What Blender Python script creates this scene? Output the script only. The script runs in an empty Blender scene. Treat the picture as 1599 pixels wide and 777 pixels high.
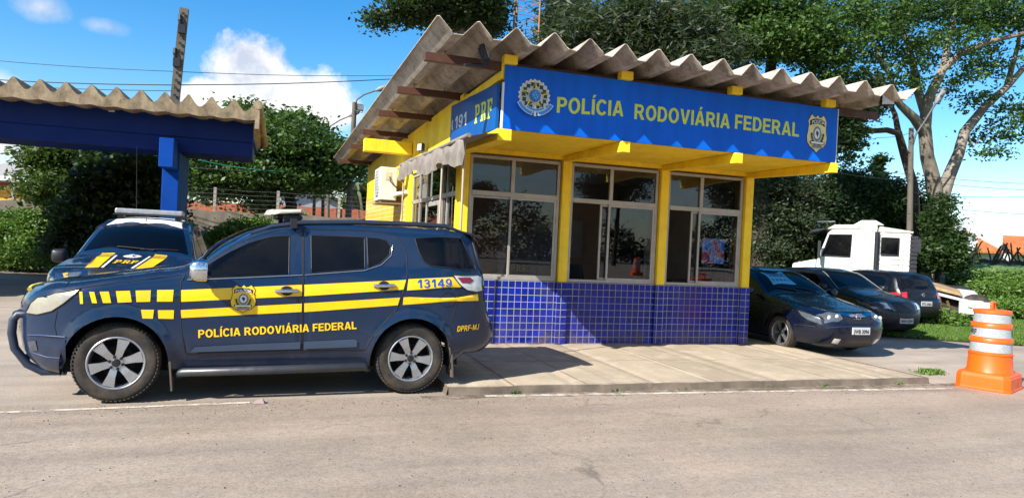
import bpy, math, random
import numpy as np
from mathutils import Vector, Matrix
from mathutils.geometry import delaunay_2d_cdt
PI = math.pi; R = math.radians
S = bpy.context.scene; COL = S.collection
rng = np.random.default_rng(7); random.seed(7)

# ------------------------------------------------------------------ camera
CAM = np.array([-2.459, -9.895, 1.513]); yaw, pit, rol, FPX = -.3232, -.0082, .0482, 1086.55
FW = np.array([-math.sin(yaw)*math.cos(pit), math.cos(yaw)*math.cos(pit), math.sin(pit)])
RT = np.array([math.cos(yaw), math.sin(yaw), 0.]); UP = np.cross(RT, FW)
cr, sr = math.cos(rol), math.sin(rol)
def ray(px, py):
    a = px-799.5; b = py-388.5
    return FW + RT*(cr*a+sr*b)/FPX - UP*(-sr*a+cr*b)/FPX
def at(px, py, Z): return CAM + ray(px, py)*Z          # a point of the place, Z metres in front of the camera
GZ = -.075
def ong(px, py, z=GZ):
    d = ray(px, py); return CAM + d*((z-CAM[2])/d[2])
def onx(px, py, x):
    d = ray(px, py); return CAM + d*((x-CAM[0])/d[0])
def ony(px, py, y):
    d = ray(px, py); return CAM + d*((y-CAM[1])/d[1])
xc = cr*RT+sr*UP; yc = -sr*RT+cr*UP
cd = bpy.data.cameras.new('camera'); cam = bpy.data.objects.new('camera', cd); COL.objects.link(cam)
m = Matrix(((xc[0], yc[0], -FW[0], CAM[0]), (xc[1], yc[1], -FW[1], CAM[1]), (xc[2], yc[2], -FW[2], CAM[2]), (0, 0, 0, 1)))
cam.matrix_world = m
cd.sensor_width = 36; cd.lens = FPX/1599*36; cd.clip_end = 3000; cd.clip_start = .05
S.camera = cam

# ------------------------------------------------------------------ materials
def lin(h):
    h = h.lstrip('#'); o = []
    for i in (0, 2, 4):
        c = int(h[i:i+2], 16)/255; o.append(c/12.92 if c <= .04045 else ((c+.055)/1.055)**2.4)
    return (*o, 1)
class NT:
    def __init__(s, name):
        s.m = bpy.data.materials.new(name); s.m.use_nodes = True; s.t = s.m.node_tree; s.t.nodes.clear()
        s.out = s.n('ShaderNodeOutputMaterial')
    def n(s, typ, **k):
        x = s.t.nodes.new(typ)
        for a, b in k.items():
            if a.startswith('_'): setattr(x, a[1:], b)
            else: s.set(x, a.replace('__', ' '), b)
        return x
    def set(s, x, name, b):
        i = x.inputs[int(name[1:])] if name[0] == 'i' and name[1:].isdigit() else x.inputs[name]
        if hasattr(b, 'is_output') or type(b).__name__.startswith('NodeSocket'): s.t.links.new(b, i)
        else: i.default_value = b
    def noise(s, vec, scale, detail=4, rough=.55, dim='3D'):
        x = s.n('ShaderNodeTexNoise', Scale=scale, Detail=detail, Roughness=rough)
        if vec is not None: s.set(x, 'Vector', vec)
        return x.outputs['Fac']
    def ramp(s, fac, stops, interp='LINEAR'):
        x = s.n('ShaderNodeValToRGB'); x.color_ramp.interpolation = interp
        e = x.color_ramp.elements
        while len(e) < len(stops): e.new(.5)
        for el, (p, c) in zip(e, stops): el.position = p; el.color = c if isinstance(c, tuple) else (c, c, c, 1)
        s.t.links.new(fac, x.inputs['Fac']); return x.outputs['Color']
    def mix(s, fac, a, b, blend='MIX'):
        x = s.n('ShaderNodeMix', _data_type='RGBA', _blend_type=blend)
        for i, v in ((0, fac), (6, a), (7, b)):
            if hasattr(v, 'is_output'): s.t.links.new(v, x.inputs[i])
            else: x.inputs[i].default_value = v
        return x.outputs[2]
    def math(s, op, a, b=0.):
        x = s.n('ShaderNodeMath', _operation=op)
        for i, v in ((0, a), (1, b)):
            if hasattr(v, 'is_output'): s.t.links.new(v, x.inputs[i])
            else: x.inputs[i].default_value = v
        return x.outputs[0]
    def bump(s, h, strength=.2, dist=.01):
        x = s.n('ShaderNodeBump', Strength=strength, Distance=dist, Height=h); return x.outputs['Normal']
    def coord(s, which='Object'): return s.n('ShaderNodeTexCoord').outputs[which]
    def pbsdf(s, **k):
        x = s.n('ShaderNodeBsdfPrincipled', **k); s.t.links.new(x.outputs[0], s.out.inputs[0]); return x
MC = {}
def M(name, col, rough=.6, metal=0., var=.12, scale=6., bump=.0, coat=0., dirt=None, dirt_amt=.3, spec=.5, streak=None, dust=0.):
    """procedural paint / plastic / metal with uneven tone, roughness and optional dirt"""
    if name in MC: return MC[name]
    t = NT(name); c = lin(col) if isinstance(col, str) else (*col, 1)
    v = t.coord()
    nz = t.noise(v, scale, 5, .6)
    a = tuple(min(1, x*(1-var)) for x in c[:3])+(1,); b = tuple(min(1, x*(1+var)) for x in c[:3])+(1,)
    colr = t.ramp(nz, [(.3, a), (.7, b)])
    if dirt:
        n2 = t.noise(v, scale*.45+.7, 7, .7); f = t.ramp(n2, [(.45, 0.), (.75, dirt_amt)])
        colr = t.mix(f, colr, lin(dirt))
    if streak:
        sm = t.n('ShaderNodeMapping', Vector=v); sm.inputs['Scale'].default_value = (7, 7, .45)
        colr = t.mix(t.ramp(t.noise(sm.outputs[0], 1.6, 6, .7), [(.48, 0.), (.74, .42)]), colr, lin(streak))
    if dust:
        zz = t.n('ShaderNodeSeparateXYZ', Vector=v).outputs[2]; f_ = t.math('MULTIPLY', t.ramp(zz, [(.25, dust), (.75, 0.)]), t.ramp(t.noise(v, 5, 7, .7), [(.35, .3), (.65, 1.)])); colr = t.mix(f_, colr, lin('#6e6353'))
    r = t.ramp(t.noise(v, scale*2.3, 3), [(.3, max(0, rough-.07)), (.7, min(1, rough+.07))])
    p = t.pbsdf(**{'Base__Color': colr, 'Roughness': r, 'Metallic': metal, 'Coat__Weight': coat, 'Coat__Roughness': .04, 'Specular__IOR__Level': spec})
    if bump: t.set(p, 'Normal', t.bump(t.noise(v, scale*9, 4), bump, .004))
    MC[name] = t.m; return t.m
def tile_mat(name, tile, tile2, grout, w, h, bumps=.5, tint=None):
    t = NT(name); uv = t.coord('UV')
    br = t.n('ShaderNodeTexBrick', _offset=0., _squash=1., Vector=uv, Scale=1., Color1=lin(tile), Color2=lin(tile2), Mortar=lin(grout))
    t.set(br, 'Mortar Size', .0045); t.set(br, 'Mortar Smooth', .15); t.set(br, 'Bias', -.2); t.set(br, 'Brick Width', w); t.set(br, 'Row Height', h)
    nz = t.noise(t.coord(), 2.2, 6, .65)
    col = t.mix(t.ramp(nz, [(.45, 0.), (.8, .25)]), br.outputs['Color'], lin('#6a6a78'))
    zz = t.n('ShaderNodeSeparateXYZ', Vector=t.coord()).outputs[2]; foot = t.math('MULTIPLY', t.ramp(zz, [(0., .75), (.28, 0.)]), t.ramp(t.noise(t.coord(), 6, 7, .75), [(.42, 0.), (.62, 1.)])); col = t.mix(foot, col, lin('#6b5d4c'))
    if tint: col = t.mix(t.ramp(t.noise(t.coord(), .8, 2), [(.5, 0.), (.72, .45)]), col, lin(tint))
    r = t.ramp(br.outputs['Fac'], [(0., .16), (1., .85)])
    p = t.pbsdf(**{'Base__Color': col, 'Roughness': r, 'Specular__IOR__Level': .3})
    hh = t.math('SUBTRACT', t.math('MULTIPLY', t.noise(t.coord(), 14, 2), .12), br.outputs['Fac'])
    t.set(p, 'Normal', t.bump(hh, bumps, .004)); return t.m
def glass_mat(name, tint=(.55, .6, .6), refl=1.):
    t = NT(name)
    g = t.n('ShaderNodeBsdfGlossy', Color=(.95, .97, 1, 1), Roughness=.0)
    tr = t.n('ShaderNodeBsdfTransparent', Color=(*tint, 1))
    fr = t.n('ShaderNodeFresnel', IOR=1.52)
    wob = t.bump(t.noise(t.coord(), 1.3, 1), .04, .02); t.set(g, 'Normal', wob)
    mx = t.n('ShaderNodeMixShader'); t.t.links.new(t.math('MULTIPLY', fr.outputs[0], refl), mx.inputs[0])
    t.t.links.new(tr.outputs[0], mx.inputs[1]); t.t.links.new(g.outputs[0], mx.inputs[2])
    t.t.links.new(mx.outputs[0], t.out.inputs[0]); return t.m
def leaf_mat(name, c1, c2, c3, trans=.35):
    t = NT(name)
    at_ = t.n('ShaderNodeAttribute', _attribute_name='lv')
    col = t.ramp(at_.outputs['Fac'], [(0., (*c1, 1)), (.55, (*c2, 1)), (1., (*c3, 1))])
    p = t.n('ShaderNodeBsdfPrincipled', **{'Base__Color': col, 'Roughness': .5, 'Specular__IOR__Level': .35})
    tl = t.n('ShaderNodeBsdfTranslucent', Color=t.mix(.5, col, (.12, .2, .02, 1)))
    mx = t.n('ShaderNodeMixShader'); mx.inputs[0].default_value = trans
    t.t.links.new(p.outputs[0], mx.inputs[1]); t.t.links.new(tl.outputs[0], mx.inputs[2]); t.t.links.new(mx.outputs[0], t.out.inputs[0])
    return t.m

# ------------------------------------------------------------------ mesh helpers
class MB:
    def __init__(s): s.v = []; s.f = []; s.m = []
    def add(s, vs, fs, mi=0):
        o = len(s.v); s.v += [tuple(map(float, p)) for p in vs]; s.f += [tuple(i+o for i in f) for f in fs]; s.m += [mi]*len(fs); return s
    def box(s, x0, x1, y0, y1, z0, z1, mi=0):
        v = [(x, y, z) for z in (z0, z1) for y in (y0, y1) for x in (x0, x1)]
        return s.add(v, [(0, 2, 3, 1), (4, 5, 7, 6), (0, 1, 5, 4), (2, 6, 7, 3), (0, 4, 6, 2), (1, 3, 7, 5)], mi)
    def hexa(s, a, b, mi=0):      # two quads (bottom ring a, top ring b)
        return s.add(list(a)+list(b), [(3, 2, 1, 0), (4, 5, 6, 7)]+[(i, (i+1) % 4, 4+(i+1) % 4, 4+i) for i in range(4)], mi)
    def beam(s, p, q, w, h, mi=0, up=(0, 0, 1)):
        p = Vector(p); q = Vector(q); d = (q-p).normalized(); u = Vector(up)
        if abs(d.dot(u)) > .99: u = Vector((0, 1, 0))
        sd = d.cross(u).normalized()*w/2; uu = sd.cross(d).normalized()*h/2
        a = [p-sd-uu, p+sd-uu, p+sd+uu, p-sd+uu]; b = [x+(q-p) for x in a]
        return s.hexa(a, b, mi)
    def tube(s, pts, r, n=8, mi=0, cap=True):
        pts = [Vector(p) for p in pts]; k = len(pts)
        rs = r if hasattr(r, '__len__') else [r]*k
        vs = []; prev = None
        for i, p in enumerate(pts):
            d = (pts[min(i+1, k-1)]-pts[max(i-1, 0)]).normalized()
            if prev is None:
                u = Vector((0, 0, 1)) if abs(d.z) < .9 else Vector((1, 0, 0))
                a = d.cross(u).normalized()
            else: a = (prev-d*prev.dot(d)).normalized()
            prev = a; b = d.cross(a)
            for j in range(n):
                an = 2*PI*j/n; vs.append(p+(a*math.cos(an)+b*math.sin(an))*rs[i])
        fs = [(i*n+j, i*n+(j+1) % n, (i+1)*n+(j+1) % n, (i+1)*n+j) for i in range(k-1) for j in range(n)]
        if cap: fs += [tuple(range(n-1, -1, -1)), tuple((k-1)*n+j for j in range(n))]
        return s.add(vs, fs, mi)
    def lathe(s, prof, origin, axis='y', n=32, mi=0):   # prof: (r, h)
        o = Vector(origin); vs = []
        for r, h in prof:
            for j in range(n):
                a = 2*PI*j/n; c, d = r*math.cos(a), r*math.sin(a)
                vs.append(o+Vector({'y': (c, h, d), 'z': (c, d, h), 'x': (h, c, d)}[axis]))
        k = len(prof)
        fs = [(i*n+j, i*n+(j+1) % n, (i+1)*n+(j+1) % n, (i+1)*n+j) for i in range(k-1) for j in range(n)]
        return s.add(vs, fs, mi)
    def prism(s, poly, f0, f1, mi=0):   # poly of 2D pts mapped by f0 and f1 to 3D
        n = len(poly); a = [f0(*p) for p in poly]; b = [f1(*p) for p in poly]
        return s.add(a+b, [tuple(range(n)), tuple(range(2*n-1, n-1, -1))]+[(i, n+i, n+(i+1) % n, (i+1) % n) for i in range(n)], mi)
    def build(s, name, mats, parent=None, smooth=None, bevel=0, loc=None):
        me = bpy.data.meshes.new(name); me.from_pydata(s.v, [], s.f)
        mats = mats if isinstance(mats, (list, tuple)) else [mats]
        for x in mats: me.materials.append(x)
        me.polygons.foreach_set('material_index', s.m)
        metric_uv(me)
        if smooth is not None:
            me.shade_smooth()
            me.set_sharp_from_angle(angle=R(smooth))
        o = bpy.data.objects.new(name, me); COL.objects.link(o)
        if parent: o.parent = parent
        if loc is not None: o.location = loc
        if bevel:
            b = o.modifiers.new('bevel', 'BEVEL'); b.width = bevel; b.segments = 2; b.limit_method = 'ANGLE'; b.angle_limit = R(40)
        return o
def metric_uv(me):
    nl = len(me.loops)
    if nl == 0: return
    co = np.empty(len(me.vertices)*3); me.vertices.foreach_get('co', co); co = co.reshape(-1, 3)
    li = np.empty(nl, int); me.loops.foreach_get('vertex_index', li)
    nr = np.empty(len(me.polygons)*3); me.polygons.foreach_get('normal', nr); nr = np.abs(nr.reshape(-1, 3))
    tot = np.empty(len(me.polygons), int); me.polygons.foreach_get('loop_total', tot)
    ax = np.repeat(nr.argmax(1), tot); p = co[li]
    u = np.where(ax == 0, p[:, 1], p[:, 0]); v = np.where(ax == 2, p[:, 1], p[:, 2])
    me.uv_layers.new(name='UVMap').data.foreach_set('uv', np.stack([u, v], 1).ravel())
def empty(name, loc, rz=0.):
    o = bpy.data.objects.new(name, None); COL.objects.link(o); o.location = loc; o.rotation_euler = (0, 0, rz); o.empty_display_size = .2; return o
def tag(o, label, cat, group=None, kind=None):
    if label: o['label'] = label
    if cat: o['category'] = cat
    if group: o['group'] = group
    if kind: o['kind'] = kind
    return o
def struct(o, label=None, cat=None): o['kind'] = 'structure'; return tag(o, label, cat)
def copy_tree(o, parent=None):
    c = o.copy(); COL.objects.link(c)
    if parent: c.parent = parent
    for ch in list(o.children): copy_tree(ch, c)
    return c
_tc = {}
def text2d(body, size=1., bold=.0, sx=1., align='LEFT', shear=0.):
    """flat letter faces: (verts Nx2, faces)"""
    cu = bpy.data.curves.new('lettering', 'FONT'); cu.body = body; cu.size = 1; cu.offset = bold; cu.align_x = align; cu.resolution_u = 4; cu.shear = shear
    ob = bpy.data.objects.new('lettering', cu); COL.objects.link(ob)
    dg = bpy.context.evaluated_depsgraph_get(); me = bpy.data.meshes.new_from_object(ob.evaluated_get(dg))
    v = np.array([(p.co.x, p.co.y) for p in me.vertices]).reshape(-1, 2); f = [tuple(p.vertices) for p in me.polygons]
    bpy.data.objects.remove(ob); bpy.data.curves.remove(cu); bpy.data.meshes.remove(me)
    v[:, 0] *= sx*size; v[:, 1] *= size
    return v, f
def fit_text(body, w, h, bold=.02, align=None, shear=0.):
    """letters scaled so that their box is w wide, h high with the lower left corner at 0,0 (h = cap height, accents rise above)"""
    v, f = text2d(body, 1, bold, shear=shear); c, _ = text2d('H', 1, bold)
    ch = c[:, 1].max()-c[:, 1].min(); y0 = c[:, 1].min()
    v[:, 1] = (v[:, 1]-y0)*h/ch; v[:, 0] -= v[:, 0].min(); v[:, 0] *= w/v[:, 0].max()
    return v, f
SERIF = {'P': [[(0, 0), (.34, 0), (.34, .12), (.26, .12), (.26, .40), (.48, .40), (.60, .52), (.60, .88), (.48, 1), (0, 1), (0, .88), (.08, .88), (.08, .12), (0, .12)], [(.26, .54), (.26, .86), (.38, .86), (.42, .82), (.42, .58), (.38, .54)]],
         'R': [[(0, 0), (.34, 0), (.34, .12), (.26, .12), (.26, .40), (.34, .40), (.46, 0), (.68, 0), (.68, .12), (.60, .12), (.52, .42), (.60, .52), (.60, .88), (.48, 1), (0, 1), (0, .88), (.08, .88), (.08, .12), (0, .12)], [(.26, .54), (.26, .86), (.38, .86), (.42, .82), (.42, .58), (.38, .54)]],
         'F': [[(0, 0), (.34, 0), (.34, .12), (.26, .12), (.26, .43), (.40, .43), (.40, .36), (.50, .36), (.50, .64), (.40, .64), (.40, .57), (.26, .57), (.26, .86), (.46, .86), (.46, .70), (.58, .70), (.58, 1), (0, 1), (0, .88), (.08, .88), (.08, .12), (0, .12)]]}
def cdt(loops, step=None):
    """triangulate outer loop (first) minus holes, with interior grid points"""
    vs = []; es = []
    for lp in loops:
        o = len(vs); vs += [tuple(p) for p in lp]; es += [(o+i, o+(i+1) % len(lp)) for i in range(len(lp))]
    if step:
        sx, sy = step if hasattr(step, '__len__') else (step, step)
        lo = np.array(loops[0]); x0, y0 = lo.min(0); x1, y1 = lo.max(0)
        gx, gy = np.meshgrid(np.arange(x0+sx*.5, x1, sx), np.arange(y0+sy*.5, y1, sy)); g = np.stack([gx.ravel(), gy.ravel()], 1)
        ok = np.ones(len(g), bool)
        for lp in loops:
            d = polydist(g/[sx, sy], np.array(lp)/[sx, sy]); ok &= d > .35
        vs += [tuple(p) for p in g[ok]]
    v2, _, f2, *_ = delaunay_2d_cdt([Vector(p) for p in vs], es, [], 2, 1e-6)
    v = np.array([(p.x, p.y) for p in v2]); out = []
    for f in f2:
        c = v[list(f)].mean(0)
        if inside(c, loops[0]) and not any(inside(c, h) for h in loops[1:]): out.append(tuple(f))
    return v, out
def inside(p, lp):
    lp = np.asarray(lp); x, y = p; x0, y0 = lp[:, 0], lp[:, 1]; x1, y1 = np.roll(x0, -1), np.roll(y0, -1)
    c = (y0 > y) != (y1 > y)
    with np.errstate(divide='ignore', invalid='ignore'): xi = (x1-x0)*(y-y0)/(y1-y0)+x0
    return bool(np.sum(c & (x < xi)) % 2)
def polydist(P, lp, closed=True):
    a = np.asarray(lp); b = np.roll(a, -1, 0)
    if not closed: a, b = a[:-1], b[:-1]
    ab = b-a; L = (ab**2).sum(1)+1e-12; out = np.full(len(P), 1e9)
    for i in range(len(a)):
        t = np.clip(((P-a[i])@ab[i])/L[i], 0, 1); d = np.hypot(*(P-a[i]-t[:, None]*ab[i]).T); out = np.minimum(out, d)
    return out
def serif_word(word, w, h):
    V = []; F = []; x = 0
    for ch in word:
        v, f = cdt(SERIF[ch]); o = len(V); V += [(p[0]+x, p[1]) for p in v]; F += [tuple(i+o for i in q) for q in f]; x += .74
    V = np.array(V); V[:, 0] *= w/V[:, 0].max(); V[:, 1] *= h; return V, F
# bold sans letters drawn as polygons (union of simple shapes, height 1)
def _ring(cx, cy, rx, ry, tx, ty, a0=0, a1=360, n=26):
    A = np.radians(np.linspace(a0, a1, n)); return [(cx+rx*math.cos(a), cy+ry*math.sin(a)) for a in A]+[(cx+(rx-tx)*math.cos(a), cy+(ry-ty)*math.sin(a)) for a in A[::-1]]
def _bowl(x, y0, y1, w, t=.2, ty=.17):
    r = (y1-y0)/2; c = (y0+y1)/2; A = np.radians(np.linspace(90, -90, 14)); rw = min(r, w*.62); ri = r-ty; rwi = rw-t
    o = [(x, y1)]+[(x+w-rw+rw*math.cos(a), c+r*math.sin(a)) for a in A]+[(x, y0)]; i = [(x, y0+ty)]+[(x+w-rw+rwi*math.cos(a), c+ri*math.sin(a)) for a in A[::-1]]+[(x, y1-ty)]
    return o+i
_rc = lambda a, b, c, d: [(a, c), (b, c), (b, d), (a, d)]
_st = _rc(0, .21, 0, 1)
BOLD = {'I': (.21, [_st]), 'L': (.62, [_st, _rc(0, .62, 0, .18)]), 'E': (.68, [_st, _rc(0, .68, 0, .18), _rc(0, .62, .42, .59), _rc(0, .67, .83, 1)]), 'F': (.62, [_st, _rc(0, .58, .41, .58), _rc(0, .63, .83, 1)]),
        'P': (.70, [_st, _bowl(.1, .38, 1, .60)]), 'R': (.78, [_st, _bowl(.1, .40, 1, .62), [(.30, .45), (.54, .45), (.80, 0), (.55, 0)]]), 'D': (.76, [_st, _bowl(.1, 0, 1, .66)]), 'O': (.84, [_ring(.42, .5, .42, .52, .21, .18)]),
        'C': (.78, [_ring(.42, .5, .42, .52, .21, .18, 38, 322)]), 'A': (.82, [[(0, 0), (.22, 0), (.41, .76), (.60, 0), (.82, 0), (.53, 1), (.29, 1)], _rc(.2, .62, .20, .37)]), 'V': (.80, [[(0, 1), (.22, 1), (.40, .26), (.58, 1), (.80, 1), (.51, 0), (.29, 0)]]),
        'M': (.92, [_rc(0, .19, 0, 1), _rc(.73, .92, 0, 1), [(0, 1), (.24, 1), (.56, .05), (.36, .05)], [(.92, 1), (.68, 1), (.36, .05), (.56, .05)]]), 'J': (.58, [_rc(.37, .58, .30, 1), _ring(.29, .29, .29, .31, .21, .18, 180, 362)]), '-': (.36, [_rc(0, .36, .30, .48)]),
        '1': (.50, [_rc(.24, .45, 0, 1), [(.0, .74), (.0, .58), (.30, .76), (.30, 1), (.22, 1)]]), '3': (.66, [_ring(.31, .73, .31, .27, .19, .15, -80, 165), _ring(.31, .29, .34, .30, .20, .15, -165, 85), _rc(.2, .40, .45, .60)]),
        '4': (.70, [_rc(.40, .60, 0, 1), _rc(0, .70, .22, .38), [(0, .38), (.20, .38), (.60, 1), (.40, 1)]]), '9': (.68, [_ring(.33, .66, .33, .34, .19, .14), _ring(.31, .36, .35, .37, .19, .15, -160, 10), _rc(.47, .66, .33, .66)])}
def bold_word(text, w, h, gap=.11, shear=0.):
    V = []; F = []; x = 0.
    for ch in text:
        if ch == ' ': x += .36; continue
        acc = ch in 'ÍÁ'; wd, ps = BOLD[{'Í': 'I', 'Á': 'A'}.get(ch, ch)]; ps = list(ps)
        if acc: c = wd/2; ps.append([(c-.08, 1.08), (c+.04, 1.08), (c+.20, 1.28), (c-.02, 1.28)])
        vs = []; es = []
        for lp in ps: o = len(vs); vs += lp; es += [(o+i, o+(i+1) % len(lp)) for i in range(len(lp))]
        v2, _, f2, *_r = delaunay_2d_cdt([Vector(p) for p in vs], es, [], 0, 1e-5); v = np.array([(p.x, p.y) for p in v2]); o = len(V)
        V += [(p[0]+x+shear*p[1], p[1]) for p in v]
        for f in f2:
            c = v[list(f)].mean(0)
            if any(inside(c, lp) for lp in ps): F.append(tuple(i+o for i in f))
        x += wd+gap
    V = np.array(V); V[:, 0] *= w/V[:, 0].max(); V[:, 1] *= h; return V, F
def circ(cx, cy, r, n=24, r2=None): return [(cx+(r2 if r2 and i % 2 else r)*math.cos(2*PI*i/n+PI/2), cy+(r2 if r2 and i % 2 else r)*math.sin(2*PI*i/n+PI/2)) for i in range(n)]

# ------------------------------------------------------------------ emblems as stacked flat layers: list of (loops, material index)
def shield_layers(w, h):
    """police shield, box centred on 0,0. materials: 0 yellow 1 black 2 white 3 grey 4 green"""
    o = [(-.40, .40), (-.30, .50), (-.19, .44), (-.08, .43), (0, .50), (.08, .43), (.19, .44), (.30, .50), (.40, .40), (.46, .33), (.43, .22), (.45, .06), (.50, -.10), (.46, -.25), (.32, -.36), (.12, -.42), (0, -.5), (-.12, -.42), (-.32, -.36), (-.46, -.25), (-.50, -.10), (-.45, .06), (-.43, .22), (-.46, .33)]
    sc = lambda P, k=1.: [(x*w*k, y*h*k) for x, y in P]
    band = lambda y0, y1, xw, dip: [(-xw, y0-dip), (-xw*.5, y0), (0, y0+dip*.3), (xw*.5, y0), (xw, y0-dip), (xw, y1-dip), (xw*.5, y1), (0, y1+dip*.3), (-xw*.5, y1), (-xw, y1-dip)]
    L = [([sc(o)], 1), ([sc(o, .95)], 0), ([sc(band(.24, .37, .36, .05))], 1)]
    L.append(([sc(circ(0, .0, .19, 24))], 3)) ; L.append(([sc(circ(0, 0, .13, 20))], 2))
    L.append(([sc([(-.06, .05), (-.01, .08), (.04, .05), (.08, .02), (.05, -.03), (.02, -.09), (-.01, -.05), (-.05, -.01)])], 4))
    for sgn in (-1, 1):
        for a in range(5):
            an = -PI/2+sgn*(.35+a*.28); L.append(([sc(circ(.27*math.cos(an), .27*math.sin(an)+.0, .045, 6))], 4))
    L.append(([sc(band(-.27, -.20, .34, .0))], 1)); L.append(([sc(band(-.26, -.21, .30, .0))], 2)); L.append(([sc(band(-.36, -.30, .24, .0))], 3))
    v, f = fit_text('POLÍCIA', .62*w, .085*h, .02); v = v-[.31*w, 0]; v[:, 1] += .262*h-.13*h*(v[:, 0]/(.36*w))**2*.4
    return L, (v, f, 2)
def arms_layers(s):
    """round coat of arms: 0 pale silver 1 yellow 2 green 3 blue 4 white 5 sky blue"""
    L = [([circ(0, .08*s, .47*s, 44, .42*s)], 0), ([circ(0, .08*s, .415*s, 44, .39*s)], 1), ([circ(0, .08*s, .395*s, 40)], 0)]
    for k in range(14):
        a = -PI/2+.35+k*(2*PI-.7)/13; r = .315*s
        L.append(([[(r*math.cos(a)+.062*s*math.cos(b)*(1.3 if i % 2 else .75), .08*s+r*math.sin(a)+.062*s*math.sin(b)*(1.3 if i % 2 else .75)) for i, b in enumerate(np.linspace(0, 2*PI, 9)[:-1])]], 2))
    L.append(([circ(0, .08*s, .40*s, 10, .16*s)], 1))
    st = circ(0, .08*s, .37*s, 10, .15*s)
    for i in range(0, 10, 2): L.append(([[st[i], st[(i+1) % 10], (0, .08*s)]], 2))
    L.append(([circ(0, .08*s, .19*s, 28)], 4)); L.append(([circ(0, .08*s, .175*s, 28)], 3))
    for k in range(20):
        a = 2*PI*k/20; L.append(([circ(.155*s*math.cos(a), .08*s+.155*s*math.sin(a), .011*s, 6)], 4))
    L.append(([circ(0, .08*s, .125*s, 24)], 5))
    for x, y in ((.0, .17), (-.05, .08), (.05, .05), (0, .01), (.02, .09)): L.append(([circ(x*s, y*s, .010*s, 6)], 4))
    L.append(([[(-.025*s, -.2*s), (.025*s, -.2*s), (.035*s, -.48*s), (-.035*s, -.48*s)]], 4))
    def rib(r0, r1, a0, a1, mi):
        A = np.linspace(a0, a1, 9); return ([[(r1*s*math.cos(a), .12*s+r1*s*math.sin(a)) for a in A]+[(r0*s*math.cos(a), .12*s+r0*s*math.sin(a)) for a in A[::-1]]], mi)
    for a0, a1 in ((R(208), R(262)), (R(278), R(332))):
        L.append(rib(.47, .585, a0, a1, 4)); L.append(rib(.485, .57, a0+.03, a1-.03, 5))
    L.append(rib(.40, .47, R(232), R(308), 4)); L.append(rib(.41, .46, R(235), R(305), 5))
    return L, None
def emblem(layers, mapf, name, mats, parent, step=None, dz=.0011):
    """mapf(V Nx2, lift) -> Nx3"""
    L, txt = layers; b = MB()
    for k, (loops, mi) in enumerate(L):
        v, f = cdt(loops, step if k < 2 else None); b.add(mapf(np.array(v), .003+dz*k), f, mi)
    if txt: b.add(mapf(txt[0], .003+dz*(len(L)+1)), txt[1], txt[2])
    return b.build(name, mats, parent)
# ------------------------------------------------------------------ vehicles
BLACK = M('black_trim', '#15161a', .5, bump=.05); RUBBER = M('tyre_rubber', '#26231f', .85, var=.25, scale=9, dirt='#6b5a48', dirt_amt=.5, bump=.3)
WELL = M('wheel_well', '#08080a', .9); CHROME = M('chrome', '#cfd3d8', .12, 1.); ALLOY = M('alloy', '#b9bcc0', .3, .85, dirt='#4a433c', dirt_amt=.25)
DARKMET = M('dark_metal', '#2b2c30', .5, .5); YEL = M('yellow_film', '#f2c200', .35, var=.05, dirt='#8a7a40', dirt_amt=.2, coat=.3); WHT = M('white_film', '#d8d8d6', .4, var=.05)
CARGLASS = M('car_glass', '#05070c', .03, var=.05, spec=.28); LAMP = M('lamp_clear', '#c3c5bf', .12, var=.2, scale=14, coat=1.); LAMPD = M('lamp_dark', '#3b4148', .1, var=.3, scale=20, coat=1.)
LAMPM = M('lamp_grey', '#454c52', .1, var=.3, scale=20, coat=1.); LAMPY = M('lamp_aged', '#8d8a7c', .3, var=.12, scale=12, coat=.6); REDL = M('lamp_red', '#7d1018', .12, coat=1.); REDB = M('lamp_red_bright', '#c41a22', .12, coat=1.); PLATE = M('plate_grey', '#b4b6b6', .45)
GREY3 = M('emblem_grey', '#77797c', .5); GRN = M('emblem_green', '#063f28', .5); BLK = M('ink_black', '#0e0e12', .5); SKYB = M('emblem_sky', '#2f86c9', .5); DKB = M('emblem_blue', '#17509a', .5); PALE = M('emblem_silver', '#cfcdc2', .5); GLD = M('emblem_gold', '#ddc04a', .5)
AMBER = M('lamp_amber', '#b8862c', .2, coat=.8)
SHIELD = [YEL, BLK, WHT, GREY3, GRN]
def catmull(P, n):
    P = np.asarray(P, float); k = len(P); Q = np.vstack([2*P[0]-P[1], P, 2*P[-1]-P[-2]]); us = np.linspace(0, k-1, n); out = []
    for u in us:
        i = min(int(u), k-2); t = u-i; p0, p1, p2, p3 = Q[i], Q[i+1], Q[i+2], Q[i+3]
        d0 = max(np.hypot(*(p1-p0)[:2]), 1e-4); d1 = max(np.hypot(*(p2-p1)[:2]), 1e-4); d2 = max(np.hypot(*(p3-p2)[:2]), 1e-4)
        m1 = ((p1-p0)/d0*d1*d1+(p2-p1)/d1*d0*d1)/(d0+d1); m2 = ((p2-p1)/d1*d1*d2+(p3-p2)/d2*d1*d1)/(d1+d2)
        h = 2*t**3-3*t**2+1, t**3-2*t**2+t, -2*t**3+3*t**2, t**3-t**2
        out.append(h[0]*p1+h[1]*m1+h[2]*p2+h[3]*m2)
    return us, np.array(out)
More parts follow.
